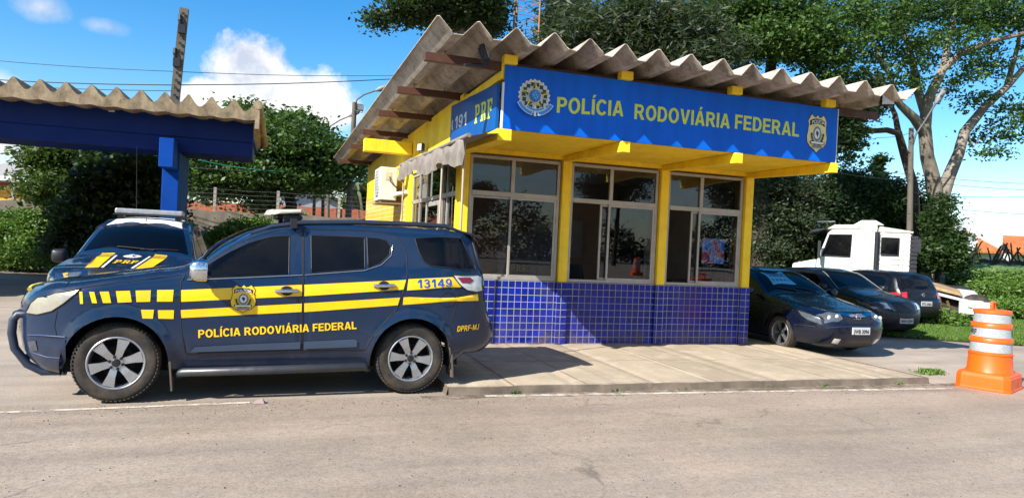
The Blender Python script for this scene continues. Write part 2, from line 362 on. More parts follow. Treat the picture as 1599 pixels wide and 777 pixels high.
class Car:
    def __init__(c, name, label, loc, rz, W, inset, outline, wheels, Rw, Ra, sill, paint, group=None, crown_p=2.4, rr=.035, rd=.08, cat='car', zc=None):
        c.root = tag(empty(name, loc, rz), label, cat, group); c.W = W; c.inset = inset; c.paint = paint; c.rr = rr; c.rd = rd; c.p = crown_p; c.Rw = Rw
        c.ctrl = outline; n = (len(outline)-1)*9+1; c.us, o = catmull(outline, n); c.o = o[:, :2]; c.cr = o[:, 2]
        d = np.gradient(c.o, axis=0); d /= np.hypot(*d.T)[:, None]+1e-9; c.nrm = np.stack([-d[:, 1], d[:, 0]], 1)
        c.wheels = wheels
        lp = [tuple(p) for p in c.o]; z0, z1 = lp[-1][1], lp[0][1]
        def arch(sc):
            zc_ = Rw; a0 = math.asin(max(-1, min(1, (sill-zc_)/Ra))); A = np.linspace(a0, PI-a0, 26)
            return [(sc+Ra*math.cos(a), zc_+Ra*math.sin(a)) for a in A]
        for sc in sorted(wheels, reverse=True): lp += arch(sc)
        c.loop = lp; c.zsill = sill
        v, f = cdt([lp], .036)
        for sd, nm in ((-1, 'body_side'), (1, 'body_side')):
            b = MB(); b.add(c.side(v, 0, sd), [q if sd < 0 else q[::-1] for q in f]); b.build(nm, paint, c.root, 60)
        T = np.linspace(-1, 1, 33); vs = []
        for i in range(n): vs += [tuple(p) for p in c.sheet(np.full(33, c.us[i]), T)]
        fs = [(i*33+j, i*33+j+1, (i+1)*33+j+1, (i+1)*33+j) for i in range(n-1) for j in range(32)]
        MB().add(vs, fs).build('body', paint, c.root, 50)
        b = MB()   # wheel wells and underbody
        s0, s1 = c.o[0][0]+.08, c.o[-1][0]-.08
        edges = sorted([s0, s1]+[x for w in wheels for x in (w-Ra, w+Ra)])
        for a, e in zip(edges[::2], edges[1::2]): b.box(a, e, -W+.13, W-.13, sill-.02, sill+.10)
        for sc in wheels:
            A = np.linspace(-.25, PI+.25, 25); ring = [(sc+(Ra+.015)*math.cos(a), Rw+(Ra+.015)*math.sin(a)) for a in A]
            for sd in (-1, 1):
                w0, w1 = (W-.03)*sd, (W-.40)*sd
                b.add([(x, w0, z) for x, z in ring]+[(x, w1, z) for x, z in ring], [(i, i+1, 26+i-1+0, 25+i) for i in range(24)])
                b.add([(x, w1, z) for x, z in ring], [tuple(range(25))])
        b.box(s0+.2, s1-.2, -.35, .35, sill-.10, sill)
        for sc in wheels: b.tube([(sc, -W+.2, Rw), (sc, W-.2, Rw)], .05)
        b.build('underbody', WELL, c.root)
    def Y(c, s, z):
        y = c.W-c.inset(s, z); d = polydist(np.stack([s, z], 1), c.o, closed=False)
        return y-c.rr*np.clip(1-d/c.rd, 0, 1)**2
    def side(c, V, off, sd=-1):
        V = np.asarray(V, float); y = (c.Y(V[:, 0], V[:, 1])+off)*sd; return np.stack([V[:, 0], y, V[:, 1]], 1)
    def sheet(c, u, t, off=0.):
        u = np.asarray(u, float); t = np.asarray(t, float); I = lambda a: np.interp(u, c.us, a)
        s, z, n0, n1, cw = I(c.o[:, 0]), I(c.o[:, 1]), I(c.nrm[:, 0]), I(c.nrm[:, 1]), I(c.cr)
        y = t*(c.Y(s, z)); k = cw*(1-np.abs(t)**c.p)+off
        return np.stack([s+n0*k, y, z+n1*k], 1)
    def patch(c, name, poly, mat, off=.003, sd=-1, parent=None, step=.05, holes=(), both=False):
        v, f = cdt([poly, *holes], step); o = None
        for s_ in ((sd, -sd) if both else (sd,)):
            b = MB(); b.add(c.side(v, off, s_), [q if s_ < 0 else q[::-1] for q in f]); x = b.build(name, mat, parent or c.root, 60); o = o or x
        return o
    def spatch(c, name, poly, mat, off=.003, parent=None, step=(.25, .06), holes=()):
        v, f = cdt([poly, *holes], step); v = np.array(v); b = MB(); b.add(c.sheet(v[:, 0], v[:, 1], off), [q[::-1] for q in f]); return b.build(name, mat, parent or c.root, 60)
    def line(c, name, pts, mat, r=.004, off=.001, sd=-1, parent=None, both=False):
        for s_ in ((sd, -sd) if both else (sd,)):
            d = []
            for a, e in zip(pts[:-1], pts[1:]):
                k = max(2, int(np.hypot(e[0]-a[0], e[1]-a[1])/.05)); d += [(a[0]+(e[0]-a[0])*i/k, a[1]+(e[1]-a[1])*i/k) for i in range(k)]
            d.append(pts[-1]); x = MB().tube(c.side(d, off, s_), r, 6).build(name, mat, parent or c.root, 80)
        return x
    def sline(c, name, ut, mat, r=.004, off=.001, parent=None):
        d = []
        for a, e in zip(ut[:-1], ut[1:]): d += [(a[0]+(e[0]-a[0])*i/10, a[1]+(e[1]-a[1])*i/10) for i in range(10)]
        d = np.array(d+[ut[-1]]); return MB().tube(c.sheet(d[:, 0], d[:, 1], off), r, 6).build(name, mat, parent or c.root, 80)
    def stext(c, name, vf, s0, z0, s1, z1, mat, off=.009, parent=None, sd=-1):
        """text laid along the side from (s0,z0) to (s1,z1)"""
        v, f = vf; L = v[:, 0].max(); d = np.array([s1-s0, z1-z0])/L; n = np.array([-d[1], d[0]])/np.hypot(*d)
        P = np.array([s0, z0])+v[:, :1]*d+v[:, 1:]*n
        return MB().add(c.side(P, off, sd), f).build(name, mat, parent or c.root)
    def add_wheels(c, spokes, rim_r, width=.24, rimmat=None, spoke_w=(.045, .06), hub=DARKMET, inset_=.03, style=0, phase=0.):
        rimmat = rimmat or ALLOY; Rw = c.Rw
        proto = {}
        for sc in c.wheels:
            for sd in (-1, 1):
                if sd in proto:
                    w = copy_tree(proto[sd], c.root); w.location = (sc, sd*(c.W-inset_), Rw); w.rotation_euler = (0, .37, 0); continue
                g = -sd   # inward direction
                b = MB(); b.lathe([(.0, g*.10), (rim_r*.62, g*.10), (rim_r*.62, g*.13)], (0, 0, 0), n=28); b.lathe([(rim_r*.97, g*.15), (0, g*.15)], (0, 0, 0), n=28)
                w = b.build('wheel', WELL, c.root, 40)
                pr = [(rim_r*.98, g*.035), (rim_r*1.04, g*.012), (rim_r*1.16, g*.004), (Rw*.86, g*.0), (Rw*.93, g*.012), (Rw*.975, g*.035), (Rw*.995, g*.06), (Rw, g*width*.5), (Rw*.995, g*(width-.06)), (Rw*.95, g*(width-.02)), (rim_r, g*width)]
                t = MB(); n = 96; t.lathe(pr, (0, 0, 0), n=n)
                for k in range(60):     # tread shoulder blocks
                    a = 2*PI*k/60; ca, sa = math.cos(a), math.sin(a); cb, sb = math.cos(a+.06), math.sin(a+.06)
                    q = lambda r, h, C, S_: (r*C, h, r*S_)
                    t.hexa([q(Rw*.93, g*.004, ca, sa), q(Rw*.93, g*.004, cb, sb), q(Rw*.99, g*.05, cb, sb), q(Rw*.99, g*.05, ca, sa)], [q(Rw*.945, g*-.002, ca, sa), q(Rw*.945, g*-.002, cb, sb), q(Rw*1.001, g*.05, cb, sb), q(Rw*1.001, g*.05, ca, sa)])
                    t.box(0, 0, 0, 0, 0, 0) if False else None
                t.build('tyre', RUBBER, w, 35)
                rm = MB(); rm.lathe([(rim_r*1.03, g*.010), (rim_r*1.0, g*.006), (rim_r*.965, g*.010), (rim_r*.93, g*.03), (rim_r*.90, g*.12)], (0, 0, 0), n=48)
                for k in range(spokes):
                    a = 2*PI*k/spokes+phase
                    def sp(r, wd, h): return [Vector((r*math.cos(a)-q*wd*math.sin(a), h, r*math.sin(a)+q*wd*math.cos(a))) for q in (-1, 1)]
                    i0, i1 = sp(rim_r*.18, spoke_w[0]*.8, g*.028); m0, m1 = sp(rim_r*.55, spoke_w[0], g*.016); o0, o1 = sp(rim_r*.93, spoke_w[1], g*.016)
                    dv = Vector((0, g*.035, 0))
                    for A, B_ in (((i0, i1), (m0, m1)), ((m0, m1), (o0, o1))):
                        rm.hexa([A[0]+dv, A[1]+dv, B_[1]+dv, B_[0]+dv], [A[0], A[1], B_[1], B_[0]])
                rm.lathe([(0, g*.022), (rim_r*.26, g*.024), (rim_r*.30, g*.05)], (0, 0, 0), n=24)
                rm.build('rim', rimmat, w, 35)
                h = MB(); h.lathe([(0, g*.006), (rim_r*.13, g*.008), (rim_r*.155, g*.018), (rim_r*.16, g*.03)], (0, 0, 0), n=20)
                for k in range(max(5, spokes)):
                    a = 2*PI*(k+.5)/max(5, spokes)+phase; h.lathe([(0, g*.012), (.013, g*.013), (.016, g*.03)], (rim_r*.235*math.cos(a), 0, rim_r*.235*math.sin(a)), n=8)
                h.build('hub_cap', hub, w, 40)
                w.location = (sc, sd*(c.W-inset_), Rw); proto[sd] = w
    def mirror(c, s, z, sd, mat, lens=None, w=.11, h=.085, d=.10, name='wing_mirror'):
        y = float(c.Y(np.array([s]), np.array([z]))[0])*sd; b = MB()
        n = 8; vs = []
        for i, (k, dx) in enumerate(((.55, -.09), (.85, -.07), (1., -.02), (1., .05), (.93, .06))):
            for j in range(16):
                a = 2*PI*j/16; cx, cz = math.copysign(abs(math.cos(a))**.6, math.cos(a)), math.copysign(abs(math.sin(a))**.6, math.sin(a))
                vs.append((s+dx, y+sd*(.10+w)+cx*w*k, z+.03+cz*h*k))
        b.add(vs, [(i*16+j, i*16+(j+1) % 16, (i+1)*16+(j+1) % 16, (i+1)*16+j) for i in range(4) for j in range(16)]+[tuple(range(15, -1, -1)), tuple(range(64, 80))])
        o = b.build(name, mat, c.root, 40)
        MB().beam((s, y-sd*.02, z-.03), (s, y+sd*.10, z-.02), .05, .035).build('mirror_arm', BLACK, o, bevel=.008)
        return o
def plate(c, text, u, mat=None, parent=None, w=.36, h=.115, t0=0., sgn=1, off=.02):
    """number plate on the sheet at outline position u; sgn +1 faces the front (reads towards -s)"""
    p = c.sheet([u], [t0], off)[0]; b = MB(); d = -1 if sgn > 0 else 1
    b.box(p[0]-.006, p[0]+.006, p[1]-w/2, p[1]+w/2, p[2]-h/2, p[2]+h/2)
    o = b.build('licence_plate', PLATE, parent or c.root, bevel=.003)
    v, f = fit_text(text, w*.86, h*.55, .03); x = p[0]+d*.0085
    if sgn > 0: V = [(x, p[1]+w*.43-q[0], p[2]-h*.36+q[1]) for q in v]
    else: V = [(x, p[1]-w*.43+q[0], p[2]-h*.36+q[1]) for q in v]
    MB().add(V, f).build('plate_number', BLK, o); return o

# ---- the big police SUV -------------------------------------------------
NAVY = M('navy_paint', '#0f2540', .3, var=.06, scale=3, coat=.8, spec=.1, dirt='#3a3f4a', dirt_amt=.05, dust=.22)
NAVYT = M('navy_trim', '#34465c', .4, var=.06, scale=3, coat=.4)
def suv_inset(s, z):
    zb = np.maximum(1.13+.055*s, 1.146)
    i = np.where(z > zb, .03+(z-zb)*.36, .03*np.exp(-((zb-z)/.10)**2))
    i = i+np.where(z < .6, .09*((.6-z)/.3)**2, 0)+.22*np.clip((-.1-s)/.6, 0, 2)**2.5+.16*np.clip((s-3.0)/.6, 0, 2)**2
    for c_ in (0, 2.735): i = i-.022*np.exp(-((np.hypot(s-c_, z-.37)-.43)/.06)**2)
    return i
suvo = [(-.44, .25, .02), (-.64, .30, .06), (-.765, .42, .09), (-.81, .58, .09), (-.82, .75, .10), (-.79, .90, .09), (-.66, .99, .07), (-.46, 1.04, .055), (-.2, 1.095, .045), (.2, 1.16, .045), (.52, 1.215, .05),
        (.66, 1.275, .07), (.80, 1.385, .09), (.97, 1.51, .08), (1.16, 1.618, .06), (1.42, 1.688, .045), (1.8, 1.732, .045), (2.4, 1.745, .045), (2.9, 1.742, .045), (3.22, 1.728, .04), (3.41, 1.695, .05),
        (3.468, 1.57, .07), (3.525, 1.33, .08), (3.56, 1.19, .09), (3.585, .98, .09), (3.64, .82, .08), (3.70, .72, .07), (3.70, .52, .06), (3.60, .43, .04), (3.35, .40, .01)]
W = .90; th = math.atan2(.0494, .9988); nin = np.array([-.0494, .9988])
KS = (1.513-GZ)/(1.513+.12); A0 = CAM[:2]+(np.array([-3.819, -2.797])-CAM[:2])*KS; ctr = A0+nin*W*KS
suv = Car('police_suv', 'dark blue police SUV with yellow stripes and chrome mirrors parked side-on at the kerb', (ctr[0], ctr[1], GZ), th, W, suv_inset, suvo, [0., 2.735], .368, .43, .30, NAVY, 'blue police patrol vehicles')
suv.root.scale = (KS,)*3
suv.add_wheels(6, .235, .25, spoke_w=(.034, .052), phase=.26)
# doors, glass, stripes
DG = M('seam_dark', '#05070c', .7)
door1 = [(.508, 1.116), (.509, .944), (.537, .645), (.576, .455), (1.612, .475), (1.600, 1.212), (1.592, 1.672), (1.391, 1.660), (1.181, 1.595), (.988, 1.505), (.808, 1.375), (.647, 1.262), (.544, 1.20)]
door2 = [(1.625, .468), (2.250, .477), (2.330, .643), (2.545, .881), (2.627, 1.109), (2.653, 1.262), (2.65, 1.441), (2.615, 1.57), (2.55, 1.65), (2.421, 1.682), (2.088, 1.692), (1.602, 1.678), (1.613, 1.2)]
fg = [(.775, 1.165), (1.469, 1.215), (1.467, 1.603), (1.285, 1.580), (1.095, 1.515), (.929, 1.425), (.795, 1.335), (.70, 1.262), (.722, 1.187)]
sail = [(.691, 1.250), (.595, 1.205), (.56, 1.15), (.765, 1.162), (.714, 1.187)]
rg = [(1.676, 1.614), (2.211, 1.620), (2.212, 1.296), (1.685, 1.238)]
rg2 = [(2.238, 1.618), (2.35, 1.615), (2.44, 1.596), (2.487, 1.54), (2.468, 1.448), (2.37, 1.355), (2.247, 1.305)]
qg = [(2.745, 1.635), (3.0, 1.662), (3.27, 1.66), (3.435, 1.33), (3.279, 1.318), (3.055, 1.342), (2.903, 1.353), (2.835, 1.396), (2.781, 1.501)]
def door(c, poly, seam_sd=(-1, 1)):
    for sd in seam_sd:
        p = c.patch('door', poly, c.paint, .002, sd); c.line('door_seam', poly+[poly[0]], DG, .0045, .001, sd, p); yield p
d1 = list(door(suv, door1)); d2 = list(door(suv, door2))
for k, sd in enumerate((-1, 1)):
    for nm, poly, par in (('door_window', fg, d1[k]), ('window_corner', sail, d1[k]), ('door_window', rg, d2[k]), ('quarter_light', rg2, d2[k]), ('rear_side_window', qg, suv.root)):
        suv.patch(nm, poly, BLACK if nm == 'window_corner' else CARGLASS, .005, sd, par)
        if nm != 'window_corner': suv.line('window_trim', poly+[poly[0]], BLACK, .006, .004, sd, par)
    suv.line('belt_trim', [(.56, 1.145), (1.0, 1.174), (1.6, 1.219)], CHROME, .006, .006, sd, d1[k])
    suv.line('belt_trim', [(1.62, 1.221), (2.21, 1.283), (2.38, 1.345), (2.485, 1.445), (2.505, 1.55)], CHROME, .006, .006, sd, d2[k])
    suv.patch('side_moulding', [(.614, .467), (.657, .517), (1.078, .540), (1.604, .560), (1.604, .488)], NAVYT, .014, sd, d1[k])
    suv.patch('side_moulding', [(1.635, .563), (2.123, .583), (2.156, .569), (2.16, .503), (1.639, .488)], NAVYT, .014, sd, d2[k])
    suv.patch('stripe_film', [(.514, 1.049), (1.596, 1.123), (1.600, 1.013), (.520, .94)], YEL, .004, sd, d1[k]); suv.patch('stripe_film', [(.518, .863), (1.602, .938), (1.606, .856), (.528, .789)], YEL, .004, sd, d1[k])
    suv.patch('stripe_film', [(1.618, 1.123), (2.640, 1.198), (2.612, 1.097), (1.622, 1.012)], YEL, .004, sd, d2[k]); suv.patch('stripe_film', [(1.624, .94), (2.58, 1.013), (2.56, .934), (1.628, .854)], YEL, .004, sd, d2[k])
    suv.patch('stripe_film', [(2.664, 1.206), (3.15, 1.24), (3.238, 1.152), (3.248, 1.134), (2.650, 1.089)], YEL, .007, sd, step=.03); suv.patch('stripe_film', [(2.617, 1.017), (3.464, 1.058), (3.476, .985), (2.612, .938)], YEL, .007, sd, step=.03)
    suv.line('fuel_flap_seam' if sd < 0 else 'fuel_flap_seam', [(3.095+.09*math.cos(a), 1.0+.075*math.sin(a)) for a in np.linspace(0, 2*PI, 20)], DG, .003, .003, sd)
    for q in ([(-.309, 1.016), (-.297, .909), (-.273, .909), (-.285, 1.016)], [(-.231, 1.018), (-.202, .918), (-.163, .918), (-.19, 1.018)], [(-.148, 1.021), (-.116, .920), (-.052, .922), (-.076, 1.024)], [(-.02, 1.028), (0., .925), (.112, .932), (.092, 1.034)],
              [(.138, 1.036), (.150, .933), (.262, .937), (.262, 1.042)], [(.314, 1.045), (.318, .939), (.448, .941), (.452, 1.05)]):
        suv.patch('fender_mark', [(a+.0, b) for a, b in q], YEL, .005, sd)
    for q in ([(.190, .863), (.206, .785), (.290, .782), (.296, .863)], [(.328, .860), (.336, .782), (.462, .780), (.462, .862)]): suv.patch('fender_mark', q, YEL, .005, sd)
    hl = [(-.775, .79), (-.721, .89), (-.662, .945), (-.507, .997), (-.301, 1.041), (-.339, .995), (-.431, .905), (-.528, .831), (-.654, .790)]
    h = suv.patch('headlight', hl, LAMPY, .008, sd); suv.line('lamp_rim', hl+[hl[0]], BLACK, .006, .006, sd, h)
    tl = [(3.15, 1.264), (3.456, 1.268), (3.515, 1.246), (3.525, 1.092), (3.445, 1.079), (3.319, 1.1), (3.238, 1.152), (3.186, 1.209)]
    h = suv.patch('tail_light', tl, LAMP, .012, sd); suv.patch('red_lens', [(3.2, 1.237), (3.357, 1.240), (3.40, 1.21), (3.357, 1.175), (3.255, 1.178)], REDL, .015, sd, h); suv.line('lamp_rim', tl+[tl[0]], DARKMET, .006, .010, sd, h)
    suv.patch('bumper_corner', [(-.66, .585), (-.40, .592), (-.395, .40), (-.43, .30), (-.60, .32), (-.70, .44)], NAVY, .012, sd)
    suv.line('bumper_seam', [(-.735, .60), (-.62, .612), (-.40, .612)], M('seam_light', '#33486c', .35, coat=.6), .006, .012, sd); suv.line('bumper_seam', [(-.715, .45), (-.55, .415), (-.43, .42)], M('seam_light', '#33486c'), .004, .012, sd)
    suv.line('hood_seam', [(-.44, 1.02), (-.15, 1.078), (.2, 1.135), (.5, 1.19)], DG, .004, .001, sd)
    suv.line('bumper_seam', [(-.48, .84), (-.50, .70), (-.47, .60)], DG, .004, .001, sd); suv.line('bumper_seam', [(3.22, 1.08), (3.19, .9), (3.16, .78)], DG, .003, .001, sd)
    b = MB(); b.lathe([(0, 0), (.035, -.01), (.05, .01)], (0, 0, 0)); fp = suv.patch('fog_light', [(-.735, .54), (-.66, .56), (-.64, .47), (-.71, .45)], LAMPD, .02, sd)
    for s_, z_, p in ((1.345, 1.056, d1[k]), (2.300, 1.128, d2[k])):
        L = suv.side([(s_, z_), (s_+.06, z_+.004), (s_+.115, z_+.006), (s_+.17, z_+.008), (s_+.215, z_+.012)], 0, sd)
        L[1:4, 1] += sd*.03; L[0, 1] += sd*.012; L[4, 1] += sd*.012
        o = suv.patch('door_handle', [(s_+.11+.062*math.cos(a), z_+.005+.048*math.sin(a)) for a in np.linspace(0, 2*PI, 16)[:-1]], DG, .007, sd, p); MB().tube(L, [.014, .02, .021, .019, .015], 8).build('handle_bar', CHROME, o, 60)
    y = -sd
    st = MB(); Y0 = sd*(W-.02); st.tube([(.50, Y0*.88, .24), (.56, Y0, .275), (1.4, Y0*1.01, .285), (2.24, Y0, .295), (2.30, Y0*.88, .26)], .042, 10)
    for s_ in (.8, 1.4, 2.0): st.beam((s_, Y0, .28), (s_, Y0*.6, .30), .06, .03)
    st.build('side_step', M('step_metal', '#4a4d52', .4, .6, dirt='#6e6252', dirt_amt=.4), suv.root, 60)
    rl = MB(); pts = suv.side([(1.10, 1.575), (1.30, 1.645), (1.6, 1.69), (2.15, 1.72), (2.7, 1.724), (3.1, 1.715), (3.32, 1.685)], 0, sd); pts[:, 1] -= sd*.035; pts[:, 2] += [.03, .04, .05, .055, .062, .07, .035]
    rl.tube(pts, [.012, .022, .026, .026, .026, .024, .012], 8); rl.build('roof_rail', M('rail_grey', '#2c3544', .35, .4, coat=.4), suv.root, 60)
    for s_, hh in ((.41, .20), (3.16, .34)):
        mf = MB(); yy = sd*(W-.06); mf.hexa([(s_+.03, yy-sd*.2, .16), (s_+.03, yy+sd*.03, .16), (s_+.05, yy+sd*.03, .16), (s_+.05, yy-sd*.2, .16)] if s_ > 1 else [(s_+.05, yy-sd*.2, .10), (s_+.05, yy+sd*.03, .10), (s_+.065, yy+sd*.03, .10), (s_+.065, yy-sd*.2, .10)],
                           [(s_-.01, yy-sd*.2, .62), (s_-.01, yy+sd*.03, .70), (s_+.01, yy+sd*.03, .70), (s_+.01, yy-sd*.2, .62)]); mf.build('mud_flap', M('flap', '#574f46', .9, dirt='#2a241f', dirt_amt=.5), suv.root)
    suv.mirror(.68, 1.215, sd, CHROME, w=.085, h=.10)
v, f = bold_word('POLÍCIA RODOVIÁRIA FEDERAL', 1.467, .076); L = v[:, 0]
P = np.stack([.680+L, .602+L*.0581], 1); nn = np.array([-.058, .998]); P = P+v[:, 1:]*nn
tx = suv.side(P, .007, -1); MB().add(tx, f).build('door_lettering', YEL, suv.root)
suv.stext('fleet_number', bold_word('13149', .372, .088, .14), 2.763, 1.117, 3.135, 1.138, M('blue_film', '#1648a8', .4), .011)
suv.stext('unit_lettering', bold_word('DPRF-MJ', .285, .060, .12, .18), 3.222, .655, 3.505, .668, YEL, .006)
emblem(shield_layers(.235, .275), lambda V, l: suv.side(np.asarray(V)+[1.060, .975], .004+l, -1), 'door_badge', SHIELD, d1[0], .05)
# glass front and rear, grille, bonnet lines
ws = suv.spatch('windscreen', [(11.15, -.93), (11.05, 0), (11.15, .93), (13, .90), (14.75, .88), (14.95, 0), (14.75, -.88), (13, -.90)], CARGLASS, .004)
suv.spatch('rear_window', [(20.9, -.86), (20.9, .86), (22, .86), (22.3, 0), (22, -.86)], CARGLASS, .004)
suv.sline('hood_seam', [(7.1, -.98), (6.9, 0), (7.1, .98)], DG, .005)
g = suv.spatch('grille', [(5.9, -.55), (5.9, .55), (5.0, .58), (4.5, .5), (4.5, -.5), (5.0, -.58)], BLACK, .006); suv.sline('grille_bar', [(5.25, -.56), (5.2, 0), (5.25, .56)], GLD, .022, .01, g)
suv.spatch('air_intake', [(3.4, -.6), (3.4, .6), (2.2, .5), (2.2, -.5)], BLACK, .005)
sp = MB(); pr = np.linspace(-.80, .80, 17)
for a, e in zip(pr[:-1], pr[1:]): sp.hexa([(3.30, a, 1.742-.05*a*a), (3.30, e, 1.742-.05*e*e), (3.49, e, 1.70-.06*e*e), (3.49, a, 1.70-.06*a*a)], [(3.30, a, 1.762-.05*a*a), (3.30, e, 1.762-.05*e*e), (3.495, e, 1.725-.06*e*e), (3.495, a, 1.725-.06*a*a)])
sp.build('rear_spoiler', BLACK, suv.root, 40)
for sd in (-1, 1): MB().tube(suv.side([(3.42, 1.64), (3.45, 1.5), (3.49, 1.36), (3.53, 1.27)], .004, sd), [.016, .02, .02, .012], 6).build('pillar_trim', BLACK, suv.root, 60)
bb = MB(); bx = suv.sheet([3.5, 3.5], [-.55, .55], 0)
for yy in (-.52, .52): bb.tube([(-.78, yy, .77), (-.85, yy, .77), (-.885, yy, .72), (-.892, yy, .60), (-.865, yy, .46), (-.76, yy, .31), (-.64, yy, .24), (-.45, yy, .24)], .036, 10)
for z_, x_ in ((.77, -.86), (.36, -.79)): bb.tube([(x_, -.52, z_), (x_, .52, z_)], .036, 10)
bb.build('bull_bar', M('bar_paint', '#1d2a40', .45, coat=.3), suv.root, 60)
suv.spatch('tailgate_seam', [(20.6, -.9), (20.6, .9), (20.7, .9), (20.7, -.9)], DG, .002); plate(suv, 'PRF 3149', 25, w=.36) if False else None
# light bar: seen end on, a shallow winged bar across the roof on two feet
lb = MB(); lensm = M('bar_lens', '#b9b6a4', .25, var=.1, scale=10, coat=.5); ys = [-.60, -.52, -.3, 0, .3, .52, .60]; sw = [.02, .06, .11, .12, .11, .06, .02]; hh = [.03, .04, .05, .05, .05, .04, .03]
def bar_ring(y, k, w, h): return [(1.47-w, y, 1.83-h*.5), (1.47+w, y, 1.85-h*.4), (1.47+w*.95, y, 1.85+h*.8), (1.47-w*.85, y, 1.83+h*.8)]
rings = [bar_ring(y, k, .12+.12*(1-abs(y)/.6), h) for k, (y, h) in enumerate(zip(ys, hh))]
for a, e in zip(rings[:-1], rings[1:]): lb.hexa(a, e)
lbo = lb.build('light_bar', lensm, suv.root, 40, bevel=.012); bs = MB()
for yy in (-.5, .5): bs.box(1.41, 1.59, yy-.04, yy+.04, 1.735, 1.82)
bs.box(1.35, 1.61, -.45, .45, 1.775, 1.81); bs.build('bar_foot', BLACK, lbo, bevel=.01)
bd = MB(); bd.box(1.47, 1.53, -W*.87, -W*.78, 1.68, 1.775); bd.build('bar_strap', BLACK, lbo)
# ------------------------------------------------------------------ ground
def ground_mats():
    t = NT('road_asphalt'); v = t.coord()
    big = t.noise(v, .35, 6, .62); med = t.noise(v, 2.2, 6, .65); fine = t.noise(v, 60, 4, .7)
    st = t.n('ShaderNodeMapping', Vector=v); st.inputs['Scale'].default_value = (.10, 1.3, 1); strk = t.noise(st.outputs[0], 1.4, 5, .6)
    col = t.ramp(big, [(.3, lin('#877a6c')), (.5, lin('#9a8c7d')), (.72, lin('#aa9a8a'))])
    col = t.mix(t.ramp(strk, [(.42, .0), (.72, .55)]), col, lin('#6f655d'))
    col = t.mix(t.ramp(med, [(.45, 0.), (.8, .4)]), col, lin('#a08d7a'))
    vo = t.n('ShaderNodeTexVoronoi', Vector=v, Scale=140.); sp = t.ramp(vo.outputs['Distance'], [(.0, .55), (.28, .0)])
    vc = t.ramp(t.noise(v, 35, 2), [(.5, 0.), (.62, 1.)]); col = t.mix(t.math('MULTIPLY', sp, vc), col, lin('#c8bcae'))
    col = t.mix(t.ramp(fine, [(.30, .6), (.52, 0.)]), col, lin('#4f4740')); g2 = t.noise(v, 17, 5, .75); col = t.mix(t.ramp(g2, [(.34, .22), (.5, 0.)]), col, lin('#5d534b')); col = t.mix(t.ramp(g2, [(.54, 0.), (.7, .14)]), col, lin('#cdbfb0'))
    s3 = t.n('ShaderNodeMapping', Vector=v); s3.inputs['Scale'].default_value = (.22, .9, 1); col = t.mix(t.ramp(t.noise(s3.outputs[0], .9, 6, .7), [(.56, 0.), (.72, .42)]), col, lin('#665b52'))
    cw = t.n('ShaderNodeMapping', Vector=v); wv = t.noise(v, 1.1, 3); wa = t.n('ShaderNodeVectorMath', _operation='ADD'); t.t.links.new(v, wa.inputs[0])
    cb = t.n('ShaderNodeCombineXYZ', X=wv, Y=t.noise(v, 1.7, 3)); t.t.links.new(cb.outputs[0], wa.inputs[1])
    ck = t.n('ShaderNodeTexVoronoi', _feature='DISTANCE_TO_EDGE', Scale=.42); t.t.links.new(wa.outputs[0], ck.inputs['Vector'])
    crack = t.math('MULTIPLY', t.ramp(ck.outputs['Distance'], [(0., .45), (.009, 0.)]), t.ramp(t.noise(v, .6, 2), [(.5, 0.), (.62, 1.)]))
    col = t.mix(crack, col, lin('#3d352f'))
    p = t.pbsdf(**{'Base__Color': col, 'Roughness': .88, 'Specular__IOR__Level': .25})
    t.set(p, 'Normal', t.bump(t.math('ADD', fine, t.math('MULTIPLY', sp, .8)), .55, .008))
    road = t.m
    t = NT('yard_paving'); v = t.coord()
    big = t.noise(v, .4, 6, .65); fine = t.noise(v, 45, 4, .7)
    col = t.ramp(big, [(.3, lin('#82776c')), (.5, lin('#998d80')), (.7, lin('#ada092'))])
    st = t.n('ShaderNodeMapping', Vector=v); st.inputs['Scale'].default_value = (.25, 1.5, 1); col = t.mix(t.ramp(t.noise(st.outputs[0], 1.2, 6, .7), [(.45, 0.), (.7, .5)]), col, lin('#6b635b'))
    col = t.mix(t.ramp(fine, [(.25, .45), (.5, 0.)]), col, lin('#5a524a'))
    p = t.pbsdf(**{'Base__Color': col, 'Roughness': .9, 'Specular__IOR__Level': .2}); t.set(p, 'Normal', t.bump(fine, .5, .008))
    yard = t.m
    t = NT('pavement_slabs'); uv = t.coord('UV'); v = t.coord()
    wob = t.n('ShaderNodeVectorMath', _operation='ADD'); t.t.links.new(uv, wob.inputs[0]); wn = t.n('ShaderNodeTexNoise', Scale=2.5, Detail=4.); sc = t.n('ShaderNodeVectorMath', _operation='SCALE'); t.t.links.new(wn.outputs['Color'], sc.inputs[0]); sc.inputs['Scale'].default_value = .02; t.t.links.new(sc.outputs[0], wob.inputs[1])
    br = t.n('ShaderNodeTexBrick', _offset=0., Scale=1., Color1=lin('#9d907b'), Color2=lin('#ac9e88'), Mortar=lin('#7d7060')); t.t.links.new(wob.outputs[0], br.inputs['Vector'])
    t.set(br, 'Mortar Size', .016); t.set(br, 'Mortar Smooth', .4); t.set(br, 'Brick Width', .85); t.set(br, 'Row Height', 1.44); t.set(br, 'Bias', .0)
    col = t.mix(t.ramp(t.noise(v, .9, 7, .7), [(.42, 0.), (.68, .65)]), br.outputs['Color'], lin('#8a7d6f'))
    col = t.mix(t.ramp(t.noise(v, 3.1, 7, .72), [(.50, 0.), (.72, .6)]), col, lin('#c2b7a6'))
    col = t.mix(t.ramp(t.noise(v, 50, 4, .7), [(.25, .4), (.5, 0.)]), col, lin('#6a5f54'))
    p = t.pbsdf(**{'Base__Color': col, 'Roughness': .9, 'Specular__IOR__Level': .2}); t.set(p, 'Normal', t.bump(t.math('SUBTRACT', t.noise(v, 40, 5, .7), br.outputs['Fac']), .5, .008))
